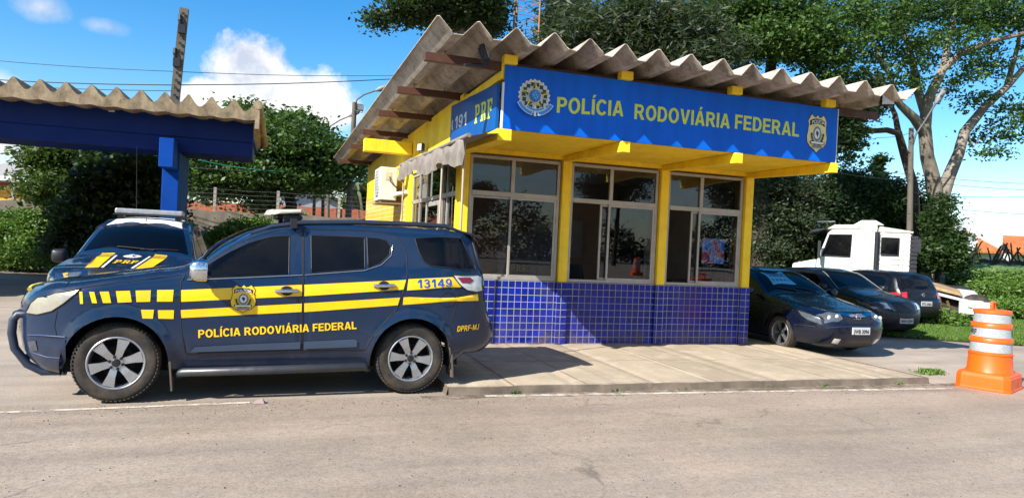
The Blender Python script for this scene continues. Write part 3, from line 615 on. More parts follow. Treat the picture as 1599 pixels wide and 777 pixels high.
    pave = t.m
    t = NT('grass_soil'); v = t.coord()
    col = t.ramp(t.noise(v, 1.6, 6, .7), [(.3, (.045, .09, .015, 1)), (.5, (.09, .16, .03, 1)), (.72, (.16, .19, .06, 1))]); t.pbsdf(**{'Base__Color': col, 'Roughness': .95})
    return road, yard, pave, t.m
ROAD, YARD, PAVE, SOIL = ground_mats()
CONC = M('old_concrete', '#665b4f', .9, var=.35, scale=3, dirt='#2c261f', dirt_amt=.8, bump=.3)
def sheet(name, poly, z, mat): return MB().add([(x, y, z) for x, y in poly], [tuple(range(len(poly)))]).build(name, mat)
struct(sheet('ground', [(-400, -150), (400, -150), (400, 500), (-400, 500)], GZ-.008, YARD))
struct(sheet('road', [(-200, -40), (200, -40), (200, -2.935), (-200, -2.935)], GZ-.002, ROAD))
# pavement with a worn kerb edge
PX0, PX1, PY0 = -.74, 5.78, -2.915
b = MB(); n = 60; xs = np.linspace(PX0, PX1, n); wob = .012*np.sin(xs*5.1)+rng.normal(0, .006, n)
b.add([(x, PY0+w, .0-.01*(rng.random() < .2)) for x, w in zip(xs, wob)]+[(x, 12.6, 0) for x in xs], [(i, i+1, n+i+1, n+i) for i in range(n-1)])
struct(b.build('pavement', PAVE))
b = MB(); b.add([(x, PY0+w-.004, .001) for x, w in zip(xs, wob)]+[(x, PY0+w*.4-.03, GZ-.005) for x, w in zip(xs, wob)], [(i, n+i, n+i+1, i+1) for i in range(n-1)])
b.add([(PX1+.003, PY0, 0), (PX1+.003, 12.6, 0), (PX1+.02, 12.6, GZ-.005), (PX1+.02, PY0, GZ-.005)], [(0, 3, 2, 1)]); b.add([(PX0-.003, PY0, 0), (PX0-.003, 12.6, 0), (PX0-.02, 12.6, GZ-.005), (PX0-.02, PY0, GZ-.005)], [(0, 1, 2, 3)])
struct(b.build('kerb', CONC))
def paint_mat():
    t = NT('road_paint'); v = t.coord(); w = t.ramp(t.noise(v, 9, 7, .75), [(.36, 0.), (.54, 1.)]); d = t.n('ShaderNodeBsdfTransparent'); p = t.n('ShaderNodeBsdfPrincipled', Base__Color=t.ramp(t.noise(v, 2, 4), [(.3, lin('#b9aea0')), (.7, lin('#d3cabd'))]), Roughness=.8) if False else t.n('ShaderNodeBsdfPrincipled', **{'Base__Color': t.ramp(t.noise(v, 2, 4), [(.3, lin('#b3a899')), (.7, lin('#cfc6b9'))]), 'Roughness': .85})
    mx = t.n('ShaderNodeMixShader'); t.t.links.new(t.math('MULTIPLY', w, .9), mx.inputs[0]); t.t.links.new(d.outputs[0], mx.inputs[1]); t.t.links.new(p.outputs[0], mx.inputs[2]); t.t.links.new(mx.outputs[0], t.out.inputs[0]); return t.m
PAINT = paint_mat(); a_, b_ = ong(757, 618), ong(1486, 606)
nx = np.linspace(0, 1, 30); b = MB()
b.add([(a_[0]+(b_[0]-a_[0])*q, a_[1]+(b_[1]-a_[1])*q-.04-.004*rng.random(), GZ+.0025) for q in nx]+[(a_[0]+(b_[0]-a_[0])*q, a_[1]+(b_[1]-a_[1])*q+.04+.004*rng.random(), GZ+.0025) for q in nx], [(i, i+1, 30+i+1, 30+i) for i in range(29)])
struct(b.build('road_line', PAINT))
a_, b_ = ong(-60, 646), ong(390, 628)
struct(sheet('road_line', [(a_[0], a_[1]-.03), (b_[0], b_[1]-.03), (b_[0], b_[1]+.03), (a_[0], a_[1]+.03)], GZ+.0025, PAINT))
grassp = [(7.6, 6), (8.9, 2.2), (10.3, 1.1), (11.9, .3), (20, -4.5), (60, -14), (90, 60), (7.6, 60)]
def gz(x, y):   # the right-hand bank rises away from the road
    d = max(0., (.62*(x-12)+.78*(y-6))-4.5); return GZ+.008+1.75*(1-math.exp(-(d/7)**2))
b = MB(); gx = np.arange(6, 92, 1.2); gy = np.arange(-16, 62, 1.2); V = []; ix = {}
for i, x in enumerate(gx):
    for j, y in enumerate(gy):
        if inside((x+.01, y+.01), grassp): ix[i, j] = len(V); V.append((x+rng.normal(0, .12), y+rng.normal(0, .12), gz(x, y)))
F = [(ix[i, j], ix[i+1, j], ix[i+1, j+1], ix[i, j+1]) for (i, j) in ix if (i+1, j) in ix and (i, j+1) in ix and (i+1, j+1) in ix]
struct(b.add(V, F).build('grass_verge', SOIL, smooth=180))

def dirt_mat():
    t = NT('gutter_dirt'); v = t.coord(); uv = t.coord('UV'); w = t.ramp(t.noise(v, 5, 8, .75), [(.42, 0.), (.60, 1.)])
    d = t.n('ShaderNodeBsdfTransparent'); p = t.n('ShaderNodeBsdfPrincipled', **{'Base__Color': t.ramp(t.noise(v, 22, 4), [(.3, lin('#4c4033')), (.7, lin('#7a6a56'))]), 'Roughness': .95}); mx = t.n('ShaderNodeMixShader')
    t.t.links.new(t.math('MULTIPLY', w, .85), mx.inputs[0]); t.t.links.new(d.outputs[0], mx.inputs[1]); t.t.links.new(p.outputs[0], mx.inputs[2]); t.t.links.new(mx.outputs[0], t.out.inputs[0]); return t.m
DM = dirt_mat(); b = MB(); n = 80; xs = np.linspace(PX0-.3, PX1+.5, n); b.add([(x, PY0-.04, GZ+.0012) for x in xs]+[(x, PY0-.10-.10*abs(math.sin(x*1.7))-.05*rng.random(), GZ+.0012) for x in xs], [(i, n+i, n+i+1, i+1) for i in range(n-1)]); tag(b.build('gutter_dirt', DM), 'brown dirt gathered along the foot of the kerb', 'dirt', kind='stuff')
b = MB()
for _ in range(900):
    if rng.random() < .45: x, y = rng.uniform(-4.5, 6.5), PY0-.12-abs(rng.normal(0, .22))
    else: x, y = rng.uniform(-5.5, 4.5), rng.uniform(-8.3, -3.2)
    r_ = rng.uniform(.003, .007)*(1.5 if rng.random() < .06 else 1); a0 = rng.uniform(0, 6); q = [(x+r_*math.cos(a0+k*1.57)*rng.uniform(.7, 1.2), y+r_*math.sin(a0+k*1.57)*rng.uniform(.7, 1.2)) for k in range(4)]
    b.hexa([(*p_, GZ-.003) for p_ in q], [(x+(p_[0]-x)*.6, y+(p_[1]-y)*.6, GZ+r_*.8) for p_ in q], int(rng.random() < .65))
tag(b.build('gravel', [M('grit_pale', '#877b6e', .95, spec=.1), M('grit_dark', '#4d453d', .95, spec=.1)]), 'loose grit and pebbles scattered over the road', 'gravel', kind='stuff')
# ------------------------------------------------------------------ the police post
YELP = M('yellow_wall_paint', '#f9d223', .62, var=.05, scale=2.5, dirt='#8a6a1a', dirt_amt=.35, bump=.1, streak='#c09a28')
WOOD = M('brown_purlin', '#4b2a1c', .6, var=.25, scale=5, dirt='#2a1810', dirt_amt=.5)
ALU = M('aluminium_frame', '#a9a39a', .45, .35, var=.1, scale=5, dirt='#6d655c', dirt_amt=.3)
BLUET = tile_mat('blue_wall_tile', '#001a78', '#0428a2', '#a5a49c', .1055, .1055, tint='#2a2668')
YELT = tile_mat('yellow_wall_tile', '#e0b400', '#edc41c', '#d8d4bc', .1055, .1055)
def roof_mat(name, c1, c2, dk, ax):
    t = NT(name); v = t.coord(); st = t.n('ShaderNodeMapping', Vector=v); st.inputs['Scale'].default_value = (6, .5, 3) if ax == 'y' else (.5, 6, 3)
    col = t.ramp(t.noise(v, 1.3, 6, .65), [(.3, lin(c1)), (.7, lin(c2))]); col = t.mix(t.ramp(t.noise(st.outputs[0], 1.2, 6, .7), [(.42, 0.), (.75, .7)]), col, lin(dk))
    col = t.mix(t.ramp(t.noise(v, 7, 6, .75), [(.48, 0.), (.72, .6)]), col, lin('#3b332b')); col = t.mix(t.ramp(t.noise(v, 2.3, 7, .75), [(.55, 0.), (.68, .65)]), col, lin('#57503f'))
    p = t.pbsdf(**{'Base__Color': col, 'Roughness': .85, 'Specular__IOR__Level': .2}); t.set(p, 'Normal', t.bump(t.noise(v, 30, 4), .2, .005)); return t.m
ROOFM = roof_mat('fibre_cement_roof', '#a79d90', '#c9bfb1', '#6e6154', 'y')
B = tag(empty('police_post', (0, 0, 0)), 'single-storey yellow police post with blue tiled base and corrugated overhanging roof', 'building')
D = 11.6; PILX = [(.0, .165), (1.615, 1.79), (3.335, 3.51), (4.965, 5.145)]
H1 = .95
for k, (x0, x1) in enumerate(PILX):
    pl = MB().box(x0+.015, x1-.015, .015, .30, H1+.001, 2.83).build('pillar', YELP, B, bevel=.006)
    MB().box(x0, x1, 0, .30, 0, H1).build('tiled_foot', BLUET, pl, bevel=.004)
for k in range(3):
    x0, x1 = PILX[k][1]+.001, PILX[k+1][0]-.001
    MB().box(x0, x1, .05, .20, 0, H1+.004).build('tiled_dado', BLUET, B)
# windows: frame, transom lights over sliding sashes
GLASS = glass_mat('window_glass', (.60, .63, .65))
def window(x0, x1, y, z0, z1, zt, mull, sash, open_):
    b = MB(); w = .045; b.box(x0, x1, y, y+.07, z0, z0+w); b.box(x0, x1, y, y+.07, z1-w, z1); b.box(x0, x0+w, y+.001, y+.069, z0+w, z1-w); b.box(x1-w, x1, y+.001, y+.069, z0+w, z1-w)
    b.box(x0+w, x1-w, y-.006, y+.068, zt-.04, zt+.03); b.box(mull-.03, mull+.03, y-.002, y+.066, zt+.03, z1-w)
    f = b.build('window_frame', ALU, B, bevel=.004)
    def pane(a, c, za, zb, yy): MB().box(a, c, yy, yy+.006, za, zb).build('pane', GLASS, f)
    pane(x0+w, mull-.03, zt+.03, z1-w, y+.03); pane(mull+.03, x1-w, zt+.03, z1-w, y+.03)
    def leaf(a, c, yy, pl=True):
        s = MB(); q = .035; za, zb = z0+w, zt-.04
        s.box(a, a+q, yy, yy+.028, za, zb); s.box(c-q, c, yy, yy+.028, za, zb); s.box(a+q, c-q, yy+.001, yy+.027, za, za+q); s.box(a+q, c-q, yy+.001, yy+.027, zb-q, zb)
        so = s.build('sash', ALU, f, bevel=.003)
        MB().box(a+q-.004, c-q+.004, yy+.010, yy+.016, za+q-.004, zb-q+.004).build('pane', GLASS, f)
    leaf(mull-.03, x1-w-.002, y+.004)
    if open_: leaf(sash-.02, x1-w-.10, y+.036)
    else: leaf(x0+w+.002, mull+.03, y+.036)
    return f
window(.168, 1.612, .07, H1+.006, 2.80, 2.245, .845, 0, False); window(1.793, 3.332, .07, H1+.006, 2.80, 2.235, 2.49, 2.35, True); window(3.513, 4.962, .07, H1+.006, 2.80, 2.225, 4.15, 4.01, True)
# walls
b = MB(); b.box(.0, 5.145, .02, .20, 2.831, 3.66); b.build('front_wall', YELP, B)
GY = [(.305, 3.60)]
b = MB(); b.box(.012, .16, 4.05, 4.55, 0, 3.66); b.box(.012, .16, .305, 4.05, 2.80, 3.66); b.box(.012, .16, 4.55, D, 2.62, 3.66); b.build('side_wall', YELP, B)
MB().box(.0, .16, 4.551, D, 0, 2.615).build('tiled_side_wall', YELT, B); MB().box(.0, .011, 4.06, 4.54, 0, 2.62).build('tiled_pier', YELT, B) if False else None
MB().box(.0, .16, .31, 1.35, 0, H1).build('tiled_side_dado', BLUET, B)
MB().box(4.985, 5.14, .305, D, 0, 3.66).build('side_wall', YELP, B); MB().box(.17, 4.98, D-.15, D, 0, 3.66).build('back_wall', YELP, B)
MB().box(.17, 4.98, .21, D-.16, .004, .02).build('interior_floor', M('floor_tile', '#a59a8d', .4), B); MB().box(.165, 4.98, .205, D-.16, 2.95, 3.0).build('ceiling', M('ceiling_paint', '#c9c2b6', .8), B)
MB().box(.17, 4.98, 4.6, 4.7, .02, 2.94).build('partition_wall', M('partition_paint', '#a58f7e', .8, var=.1), B)
MB().box(4.945, 4.984, .31, 4.55, .03, 2.93).build('inner_lining', M('lining_dark', '#8d8479', .8), B)
# side door and window group
b = MB(); 
for y0, y1, z0, z1 in ((.31, 4.04, 2.73, 2.80), (.31, 4.04, 2.20, 2.27), (.31, .36, H1, 2.73), (3.99, 4.04, 0, 2.73), (1.0, 1.04, H1, 2.73), (1.36, 1.42, 0, 2.73), (2.55, 2.62, 0, 2.73), (3.3, 3.35, 0, 2.73)): b.box(.05, .11, y0, y1, z0, z1)
sf = b.build('side_window_frame', ALU, B, bevel=.003)
MB().box(.075, .081, .36, 4.0, H1, 2.72).build('pane', GLASS, sf)
d = MB(); d.box(.02, .06, 1.45, 1.52, .03, 2.17); d.box(.02, .06, 2.45, 2.52, .03, 2.17); d.box(.02, .06, 1.52, 2.45, .03, .14); d.box(.02, .06, 1.52, 2.45, 2.09, 2.17); dd = d.build('side_door', ALU, B, bevel=.004); MB().box(.035, .043, 1.52, 2.45, .14, 2.09).build('door_glass', GLASS, dd)
# marquee: slab, four beams, and the projecting stub beam
MB().box(.03, 5.10, -1.795, .018, 2.888, 2.985).build('canopy_slab', YELP, B)
for k, xm in enumerate((.095, 1.70, 3.42, 5.04)):
    w = .062; x0, x1 = xm-w, xm+w
    if k == 0: x0 = -.028
    b = MB(); b.hexa([(x0, -1.875, 2.745), (x1, -1.875, 2.745), (x1, .012, 2.80), (x0, .012, 2.80)], [(x0, -1.875, 2.886), (x1, -1.875, 2.886), (x1, .012, 2.886), (x0, .012, 2.886)])
    b.build('canopy_beam', YELP, B, bevel=.008)
MB().box(-.95, .0, 4.05, 4.28, 3.19, 3.44).build('stub_beam', YELP, B, bevel=.012)
# rafters with hooked front ends, purlins, roof sheet
for xm in (.095, 1.66, 3.32, 4.90):
    b = MB(); x0, x1 = xm-.085, xm+.085
    b.box(x0, x1, -1.80, D, 3.50, 3.605); b.box(x0, x1, -1.90, -1.803, 3.668, 3.775); b.box(x0, x1, -1.80, -1.785, 3.60, 3.775); b.build('rafter', YELP, B, bevel=.006)
for y in (-1.74, .28, 2.35, 4.75, 7.3, 10.9):
    MB().box(-.93, 5.89, y-.035, y+.035, 3.607, 3.712).build('purlin', WOOD, B, bevel=.005)
def corrugated(x0, n, per, zv, zp, ya, yb, th=.009, lift=.0, ny=14, skew=0):
    prof = []
    for k in range(n+1):
        xk = x0+k*per; prof += [(xk-.014, zp), (xk+.014, zp)]
        if k < n: prof += [(xk+per*.34, zv+.022), (xk+per*.38, zv+.004), (xk+per*.62, zv), (xk+per*.66, zv+.018)]
    prof = [(x0-per*.30, zv+.05)]+prof if skew == 0 else prof
    b = MB(); k = len(prof); ys = np.linspace(ya, yb, ny)
    jt = rng.normal(0, .010, k); jt[::3] += rng.normal(0, .008, len(jt[::3])); yj = lambda y, i: y+(jt[i] if y == ys[0] else 0)
    V = [(x, yj(y, i), z) for y in ys for i, (x, z) in enumerate(prof)]; o = len(V)
    V += [(x, yj(y, i), z-th) for y in ys for i, (x, z) in enumerate(prof)]
    F = []
    for j in range(ny-1):
        for i in range(k-1): a = j*k+i; F += [(a, a+1, a+k+1, a+k), (o+a, o+a+k, o+a+k+1, o+a+1)]
    for i in range(k-1): F += [(i, o+i, o+i+1, i+1), ((ny-1)*k+i, (ny-1)*k+i+1, o+(ny-1)*k+i+1, o+(ny-1)*k+i)]
    for j in range(ny-1): F += [(j*k, (j+1)*k, o+(j+1)*k, o+j*k), (j*k+k-1, o+j*k+k-1, o+(j+1)*k+k-1, (j+1)*k+k-1)]
    return b.add(V, F)
corrugated(-.925, 15, .4545, 3.775, 3.945, -2.42, 12.9, skew=1).build('roof', ROOFM, B, smooth=14)
b = MB()
for y in (-1.74, .28, 2.35):
    for k in range(14): b.tube([(-.925+.4545*k+.25, y+.045, 3.66), (-.925+.4545*k+.25, y+.045, 3.79)], .006, 6)
b.build('roof_hooks', BLACK, B)
# ------------------------------------------------------------------ signs
def sign_blue(name, a, b_):
    t = NT(name); uv = t.coord('UV'); v = t.coord(); c = t.ramp(t.noise(v, .7, 3), [(.3, lin(a)), (.7, lin(b_))]); sm = t.n('ShaderNodeMapping', Vector=v); sm.inputs['Scale'].default_value = (5, 5, .4); c = t.mix(t.ramp(t.noise(sm.outputs[0], 1.5, 6, .7), [(.45, 0.), (.75, .38)]), c, lin('#0a3a8a')); c = t.mix(t.ramp(t.noise(v, 4, 6, .7), [(.55, 0.), (.8, .25)]), c, lin('#0a2a66'))
    t.pbsdf(**{'Base__Color': c, 'Roughness': .35, 'Specular__IOR__Level': .22}); return t.m
SB = sign_blue('sign_film', '#0058c2', '#0062d0'); SB2 = sign_blue('sign_film_dark', '#054688', '#065296')
SGR = M('sign_lettering', '#c5cf3c', .4, var=.05); SWH = M('sign_white', '#d4d6da', .4)
sx0, sx1, sz0, sz1, sy = .045, 5.085, 2.892, 3.664, -1.835
sg = tag(MB().box(sx0, sx1, sy, -1.80, sz0, sz1).build('fascia_sign', SB), 'long blue fascia sign reading Polícia Rodoviária Federal under the front roof edge', 'sign')
MB().box(sx0-.022, sx0-.001, sy-.004, -1.80, sz0, 3.45).build('edge_trim', SWH, sg); MB().box(sx1+.001, sx1+.012, sy-.004, -1.80, sz0, sz1).build('edge_trim', SWH, sg)
def onsign(px, py): p = ony(px, py, sy); return p[0], p[2]
def sword(word, pa, pb, h):
    (xa, za), (xb, zb) = onsign(*pa), onsign(*pb); v, f = bold_word(word, xb-xa, h)
    MB().add([(xa+q[0], sy-.004, za+(zb-za)*q[0]/(xb-xa)+q[1]) for q in v], f).build('sign_word', SGR, sg)
sword('POLÍCIA', (869, 176), (973, 182), .195); sword('RODOVIÁRIA', (990, 186), (1139, 201), .195); sword('FEDERAL', (1147, 201), (1247, 214), .195)
ARMS = [PALE, GLD, GRN, DKB, WHT, SKYB]
ax, az = onsign(834, 155); emblem(arms_layers(.455), lambda V, l: np.stack([ax+np.asarray(V)[:, 0], np.full(len(V), sy-l), az+np.asarray(V)[:, 1]], 1), 'coat_of_arms', ARMS, sg)
ax2, az2 = onsign(1275.5, 209); SH2 = [M('badge_pale', '#d6cf8c', .4), BLK, WHT, GREY3, GRN]
emblem(shield_layers(.365, .56), lambda V, l: np.stack([ax2+np.asarray(V)[:, 0], np.full(len(V), sy-l), az2+np.asarray(V)[:, 1]], 1), 'police_badge', SH2, sg)
# side sign, hung a little askew along the gable
q0, q1 = (-1.78, 2.885, 3.445), (.62, 3.005, 3.575)   # y, z bottom, z top
def ss(y, k):
    t_ = (y-q0[0])/(q1[0]-q0[0]); zb = q0[1]+(q1[1]-q0[1])*t_; zt = q0[2]+(q1[2]-q0[2])*t_; return zb+(zt-zb)*k
b = MB(); P4 = [(q0[0], ss(q0[0], 0)), (q1[0], ss(q1[0], 0)), (q1[0], ss(q1[0], 1)), (q0[0], ss(q0[0], 1))]
b.hexa([(-.03, y, z) for y, z in P4], [(.008, y, z) for y, z in P4]); s2 = tag(b.build('gable_sign', SB2), 'dark blue sign reading 191 and PRF on the gable, end on to the street', 'sign')
for word, (ya, yb), (ka, kb), mm, sf in (('191', (.32, -.36), (.33, .66), SWH, 0), ('PRF', (-.80, -1.62), (.28, .72), SGR, 1)):
    v, f = (serif_word(word, 1, 1) if sf else bold_word(word, 1, 1, .16)); out = []
    for p in v: y = ya+(yb-ya)*p[0]; out.append((-.034, y, ss(y, ka+(kb-ka)*p[1])))
    MB().add(out, f).build('sign_lettering', mm, s2)
A = [(.48, .62), (.53, .55), (.54, .45), (.51, .36), (.45, .30), (.43, .34), (.47, .41), (.48, .5), (.45, .58)]
MB().add([(-.034, y, ss(y, k)) for y, k in A], [tuple(range(len(A)))]).build('phone_symbol', SWH, s2)
# ------------------------------------------------------------------ things on the post
acx, acy, acz = -.13, 4.98, 2.30
ACW = M('ac_white', '#c9cac6', .45, var=.06, dirt='#8a857c', dirt_amt=.25)
ac = tag(empty('air_conditioner', (acx, acy, acz)), 'white outdoor air conditioner unit on brackets on the yellow side wall', 'air conditioner')
MB().box(-.36, 0, 0, .92, 0, .70).build('casing', ACW, ac, bevel=.015)
b = MB(); b.lathe([(.0, -.02), (.28, -.02), (.30, 0)], (-.362, .40, .36), 'x', 28); 
for k in range(9): b.tube([(-.385, .40-.29, .10+.065*k), (-.385, .40+.29, .10+.065*k)], .005, 6)
b.build('fan_grille', M('ac_grille', '#9fa09c', .5), ac); MB().box(-.25, -.12, -.008, .0, .42, .60).build('valve_cover', M('ac_cover', '#b9b49c', .5), ac, bevel=.004)
b = MB(); b.box(-.34, .12, .08, .12, -.05, -.003); b.box(-.34, .12, .78, .82, -.05, -.003); b.box(-.38, .13, -.02, .94, -.075, -.051); b.build('bracket', M('bracket_wood', '#7c6a55', .8), ac)
b = MB(); b.tube([(-.16, -.005, .50), (-.15, -.05, .40), (-.08, -.06, .32), (0, -.02, .28), (.12, 0, .26)], .012, 8); b.build('cable', BLACK, ac)
b = MB(); b.tube([(-.06, -.01, .10), (-.02, -.10, .13), (.06, -.30, .15), (.13, -.62, .16)], .045, 10); b.build('insulated_pipe', ACW, ac, 60)
# awning: grey cloth valance rolled over two poles
CL = M('awning_cloth', '#7d756c', .9, var=.15, scale=5, dirt='#4a443d', dirt_amt=.5, bump=.2)
aw = tag(empty('awning', (-.05, 1.8, 2.9)), 'torn grey cloth awning on thin poles over the side door', 'awning')
b = MB(); ny = 60; ys = np.linspace(-3.75, 1.05, ny); V = []; dz = lambda y: .028*(y-1.05)
for i, y in enumerate(ys):
    sag = .025*math.sin(y*5)+.02*math.sin(y*11); hang = .21+.05*math.sin(y*3.1)+.05*abs(math.sin(y*5.3))-(.10 if .0 < y < .2 else 0); fz = .02*math.sin(y*17)
    V += [(.03, y, .05+dz(y)), (-.18, y, .02+sag*.4+dz(y)), (-.34, y, -.03+sag+dz(y)), (-.40+fz, y, -.08+sag+dz(y)), (-.405-fz, y, -.08-hang*.5+dz(y)), (-.39+fz*1.5, y, -.08-hang+dz(y))]
b.add(V, [(i*6+j, i*6+j+1, (i+1)*6+j+1, (i+1)*6+j) for i in range(ny-1) for j in range(5)]); b.build('cloth', CL, aw, smooth=60)
b = MB()
for y in (-3.5, -2.3, .85): MB().tube([(-.33, y, -.2), (-.33, y+.02, -2.9)], .014, 8).build('pole', M('pole_pale', '#a89a86', .6), aw, 60)
MB().tube([(-.36, -3.80, -.15), (-.36, 1.07, -.06)], .028, 8).build('roller', CL, aw, 60)
def flood(loc, rz, label, arm):
    o = tag(empty('floodlight', loc, rz), label, 'floodlight', 'floodlights on the police post'); b = MB(); b.box(-.10, .10, -.035, .035, -.09, .09); b.box(-.085, .085, .035, .06, -.07, .07); h = b.build('housing', BLACK, o, bevel=.012)
    MB().box(-.085, .085, -.039, -.036, -.075, .075).build('lens', LAMP, h); bk = MB(); bk.tube([(-.11, 0, .0), (-.11, .05, -.12), (.11, .05, -.12), (.11, 0, 0)], .008, 6); bk.tube([(0, .05, -.12), arm], .018, 8); bk.build('bracket', DARKMET, o); return o
p = ony(758, 84, -2.05); fl = flood(p, R(35), 'black floodlight on the arm at the front left roof corner', (-.30, .22, -.14)); fl.rotation_euler = (R(-20), 0, R(60))
fl2 = flood(ony(1386, 156, -2.2), R(-30), 'black floodlight under the far right roof corner', (-.1, .3, .1)); fl2.scale = (.9, .9, .9)
fl3 = flood(onx(657, 230, -.12), R(-70), 'small black floodlight on the yellow wall behind the awning', (.0, .12, -.1)); fl3.scale = (.8,)*3
# inside the post
cab = tag(empty('filing_cabinet', (2.05, 2.6, .02)), 'grey filing cabinet inside behind the middle window', 'cabinet'); GRC = M('cabinet_grey', '#98979d', .5)
MB().box(-.45, .85, 0, .45, 0, 1.72).build('body', GRC, cab, bevel=.006); MB().box(-.44, .195, -.012, -.001, .04, 1.69).build('door', GRC, cab, bevel=.004); MB().box(.205, .84, -.012, -.001, .04, 1.69).build('door', GRC, cab, bevel=.004)
pp = tag(MB().box(2.2, 2.52, 2.68, 2.9, 1.745, 1.95).build('printer_box', M('card_box', '#b8b4ac', .7), bevel=.01), 'pale box on top of the grey filing cabinet inside', 'box')
dk = tag(empty('desk', (.9, 1.3, .02)), 'dark office desk inside behind the left window', 'desk'); DW = M('desk_wood', '#3a2a20', .5)
MB().box(-.6, .7, 0, .65, .70, .735).build('desk_top', DW, dk, bevel=.005); MB().box(-.58, -.54, .02, .63, 0, .70).build('side_panel', DW, dk); MB().box(.64, .68, .02, .63, 0, .70).build('side_panel', DW, dk)
ch = tag(empty('office_chair', (1.10, .42, .02)), 'black office chair with yellow PRF letters on its back', 'chair'); FAB = M('chair_black', '#141417', .7)
b = MB(); b.prism([(-.22, 0), (.22, 0), (.24, .2), (.20, .46), (-.20, .46), (-.24, .2)], lambda x, z: (x, -.03+.04*(z-.2)**2*4, .86+z-.12), lambda x, z: (x, .04+.04*(z-.2)**2*4, .86+z-.12)); bk = b.build('backrest', FAB, ch, bevel=.03)
v, f = serif_word('PRF', .26, .10); MB().add([(x-.13, -.034, 1.06+z) for x, z in v], f).build('lettering', M('chair_letters', '#f0e020', .5), bk)
MB().box(-.24, .24, .02, .5, .44, .52).build('seat', FAB, ch, bevel=.03); MB().tube([(0, .26, .08), (0, .26, .44)], .03, 10).build('column', DARKMET, ch); b = MB()
for k in range(5): a = 2*PI*k/5; b.beam((0, .26, .10), (.28*math.cos(a), .26+.28*math.sin(a), .05), .04, .03)
b.build('base', DARKMET, ch); MB().beam((0, .05, .55), (0, .26, .46), .05, .02).build('back_arm', DARKMET, ch)
ch2 = copy_tree(ch); ch2.location = (2.15, .75, .02); ch2.rotation_euler = (0, 0, 2.4); tag(ch2, 'dark office chair turned away behind the open middle window', 'chair')
tv = tag(empty('monitor', (4.70, .42, 1.30)), 'monitor showing a red and blue picture behind the right window', 'monitor'); tv.scale = (.72, 1, 1)
def scr():
    t = NT('screen_picture'); v = t.coord('UV'); c = t.ramp(t.noise(v, 4.5, 2), [(.38, lin('#2f5fb4')), (.48, lin('#7d8fb8')), (.55, lin('#a8402c')), (.66, lin('#2c4a80'))], 'EASE'); e = t.n('ShaderNodeEmission', Color=c, Strength=1.1); t.t.links.new(e.outputs[0], t.out.inputs[0]); return t.m
MB().box(-.38, .28, 0, .05, 0, .48).build('casing', BLACK, tv, bevel=.01); MB().box(-.36, .26, -.004, -.001, .03, .46).build('screen', scr(), tv); MB().box(-.10, .0, .0, .04, -.25, 0).build('stand', BLACK, tv)
MB().box(-.2, .1, -.05, .15, -.27, -.251).build('foot', BLACK, tv); d2 = tag(empty('desk', (4.3, .30, .02)), 'dark counter inside carrying the monitor at the right window', 'desk'); MB().box(-.5, .6, 0, .6, .97, 1.005).build('desk_top', DW, d2, bevel=.005); MB().box(-.48, .58, .05, .08, 0, .97).build('front_panel', DW, d2)
wb = tag(MB().box(3.45, 4.05, 4.55, 4.59, 1.25, 2.1).build('notice_board', M('board_white', '#9a9a9a', .5), bevel=.005), 'pale notice board on the inner wall behind the right window', 'notice board')
# ------------------------------------------------------------------ carport
BLUEP = M('blue_beam_paint', '#00205c', .6, spec=.2, var=.08, scale=2, dirt='#04143c', dirt_amt=.35); BLUEC = M('blue_column_paint', '#0a3f90', .7, spec=.08, var=.08, scale=2, dirt='#0a1c48', dirt_amt=.3)
ROOFC = roof_mat('carport_roof', '#8c7c64', '#a6967c', '#4c3f31', 'y')
cp = tag(empty('carport', (-7, 5.3, GZ)), 'long blue carport with brown corrugated roof on thick blue columns', 'carport')
CY = 5.30; FB = CY+.28
def rel(b): b.v = [(x+7, y-5.3, z-GZ) for x, y, z in b.v]; return b
b = MB(); b.box(-16, -3.06, FB, FB+.16, 3.33, 3.79); rel(b).build('fascia_beam', BLUEP, cp, bevel=.01)
b = MB(); b.box(-15.9, -3.08, FB+.161, FB+1.5, 3.05, 3.33); b.box(-15.95, -3.061, FB+.02, FB+.16, 3.03, 3.329); rel(b).build('soffit_beam', BLUEP, cp, bevel=.01)
b = MB(); b.box(-15.9, -3.12, CY+1.9, CY+5.0, 3.62, 3.70); rel(b).build('deck', BLUEP, cp)
for X in (-4.60, -11.6):
    b = MB(); b.box(X-.15, X+.16, CY+.35, CY+1.9, GZ, 3.029); cl = rel(b).build('column', BLUEC, cp, bevel=.012)
    b = MB(); b.box(X-.126, X+.132, CY-.30, FB-.002, 2.66, 3.22); b.box(X-.127, X+.133, FB-.002, CY+.349, 2.66, 3.029); rel(b).build('bracket', BLUEC, cp, bevel=.01)
b = MB()
per = .415; k0 = -3.0
prof = []
for k in range(32):
    x = k0-per*k
    prof += [(x+.018, 4.095), (x-.018, 4.095), (x-per*.27, 3.955), (x-per*.42, 3.893), (x-per*.5, 3.885), (x-per*.58, 3.893), (x-per*.73, 3.955)]
prof = prof[::-1]; ys = np.linspace(CY-.30, CY+6.5, 8); n = len(prof); V = []
for y in ys: V += [(x, y, z-.0*(y-CY)) for x, z in prof]
b.add(V, [(j*n+i, j*n+i+1, (j+1)*n+i+1, (j+1)*n+i) for j in range(7) for i in range(n-1)])
V = [(x, CY-.30, z) for x, z in prof]+[(x, CY-.27, 3.705+.12*(z-3.885)) for x, z in prof]; b.add(V, [(i, n+i, n+i+1, i+1) for i in range(n-1)])
V2 = [(x, CY-.27, 3.705+.12*(z-3.885)) for x, z in prof]+[(x, CY+6.4, z-.03) for x, z in prof]; b.add(V2, [(i, n+i, n+i+1, i+1) for i in range(n-1)])
b.tube([(k0+.03, CY-.32, 4.03), (k0+.03, CY+6.4, 4.03)], .09, 12); b.box(k0-.02, k0+.06, CY-.31, CY+.2, 3.55, 4.0)
rel(b).build('roof', ROOFC, cp, smooth=30)
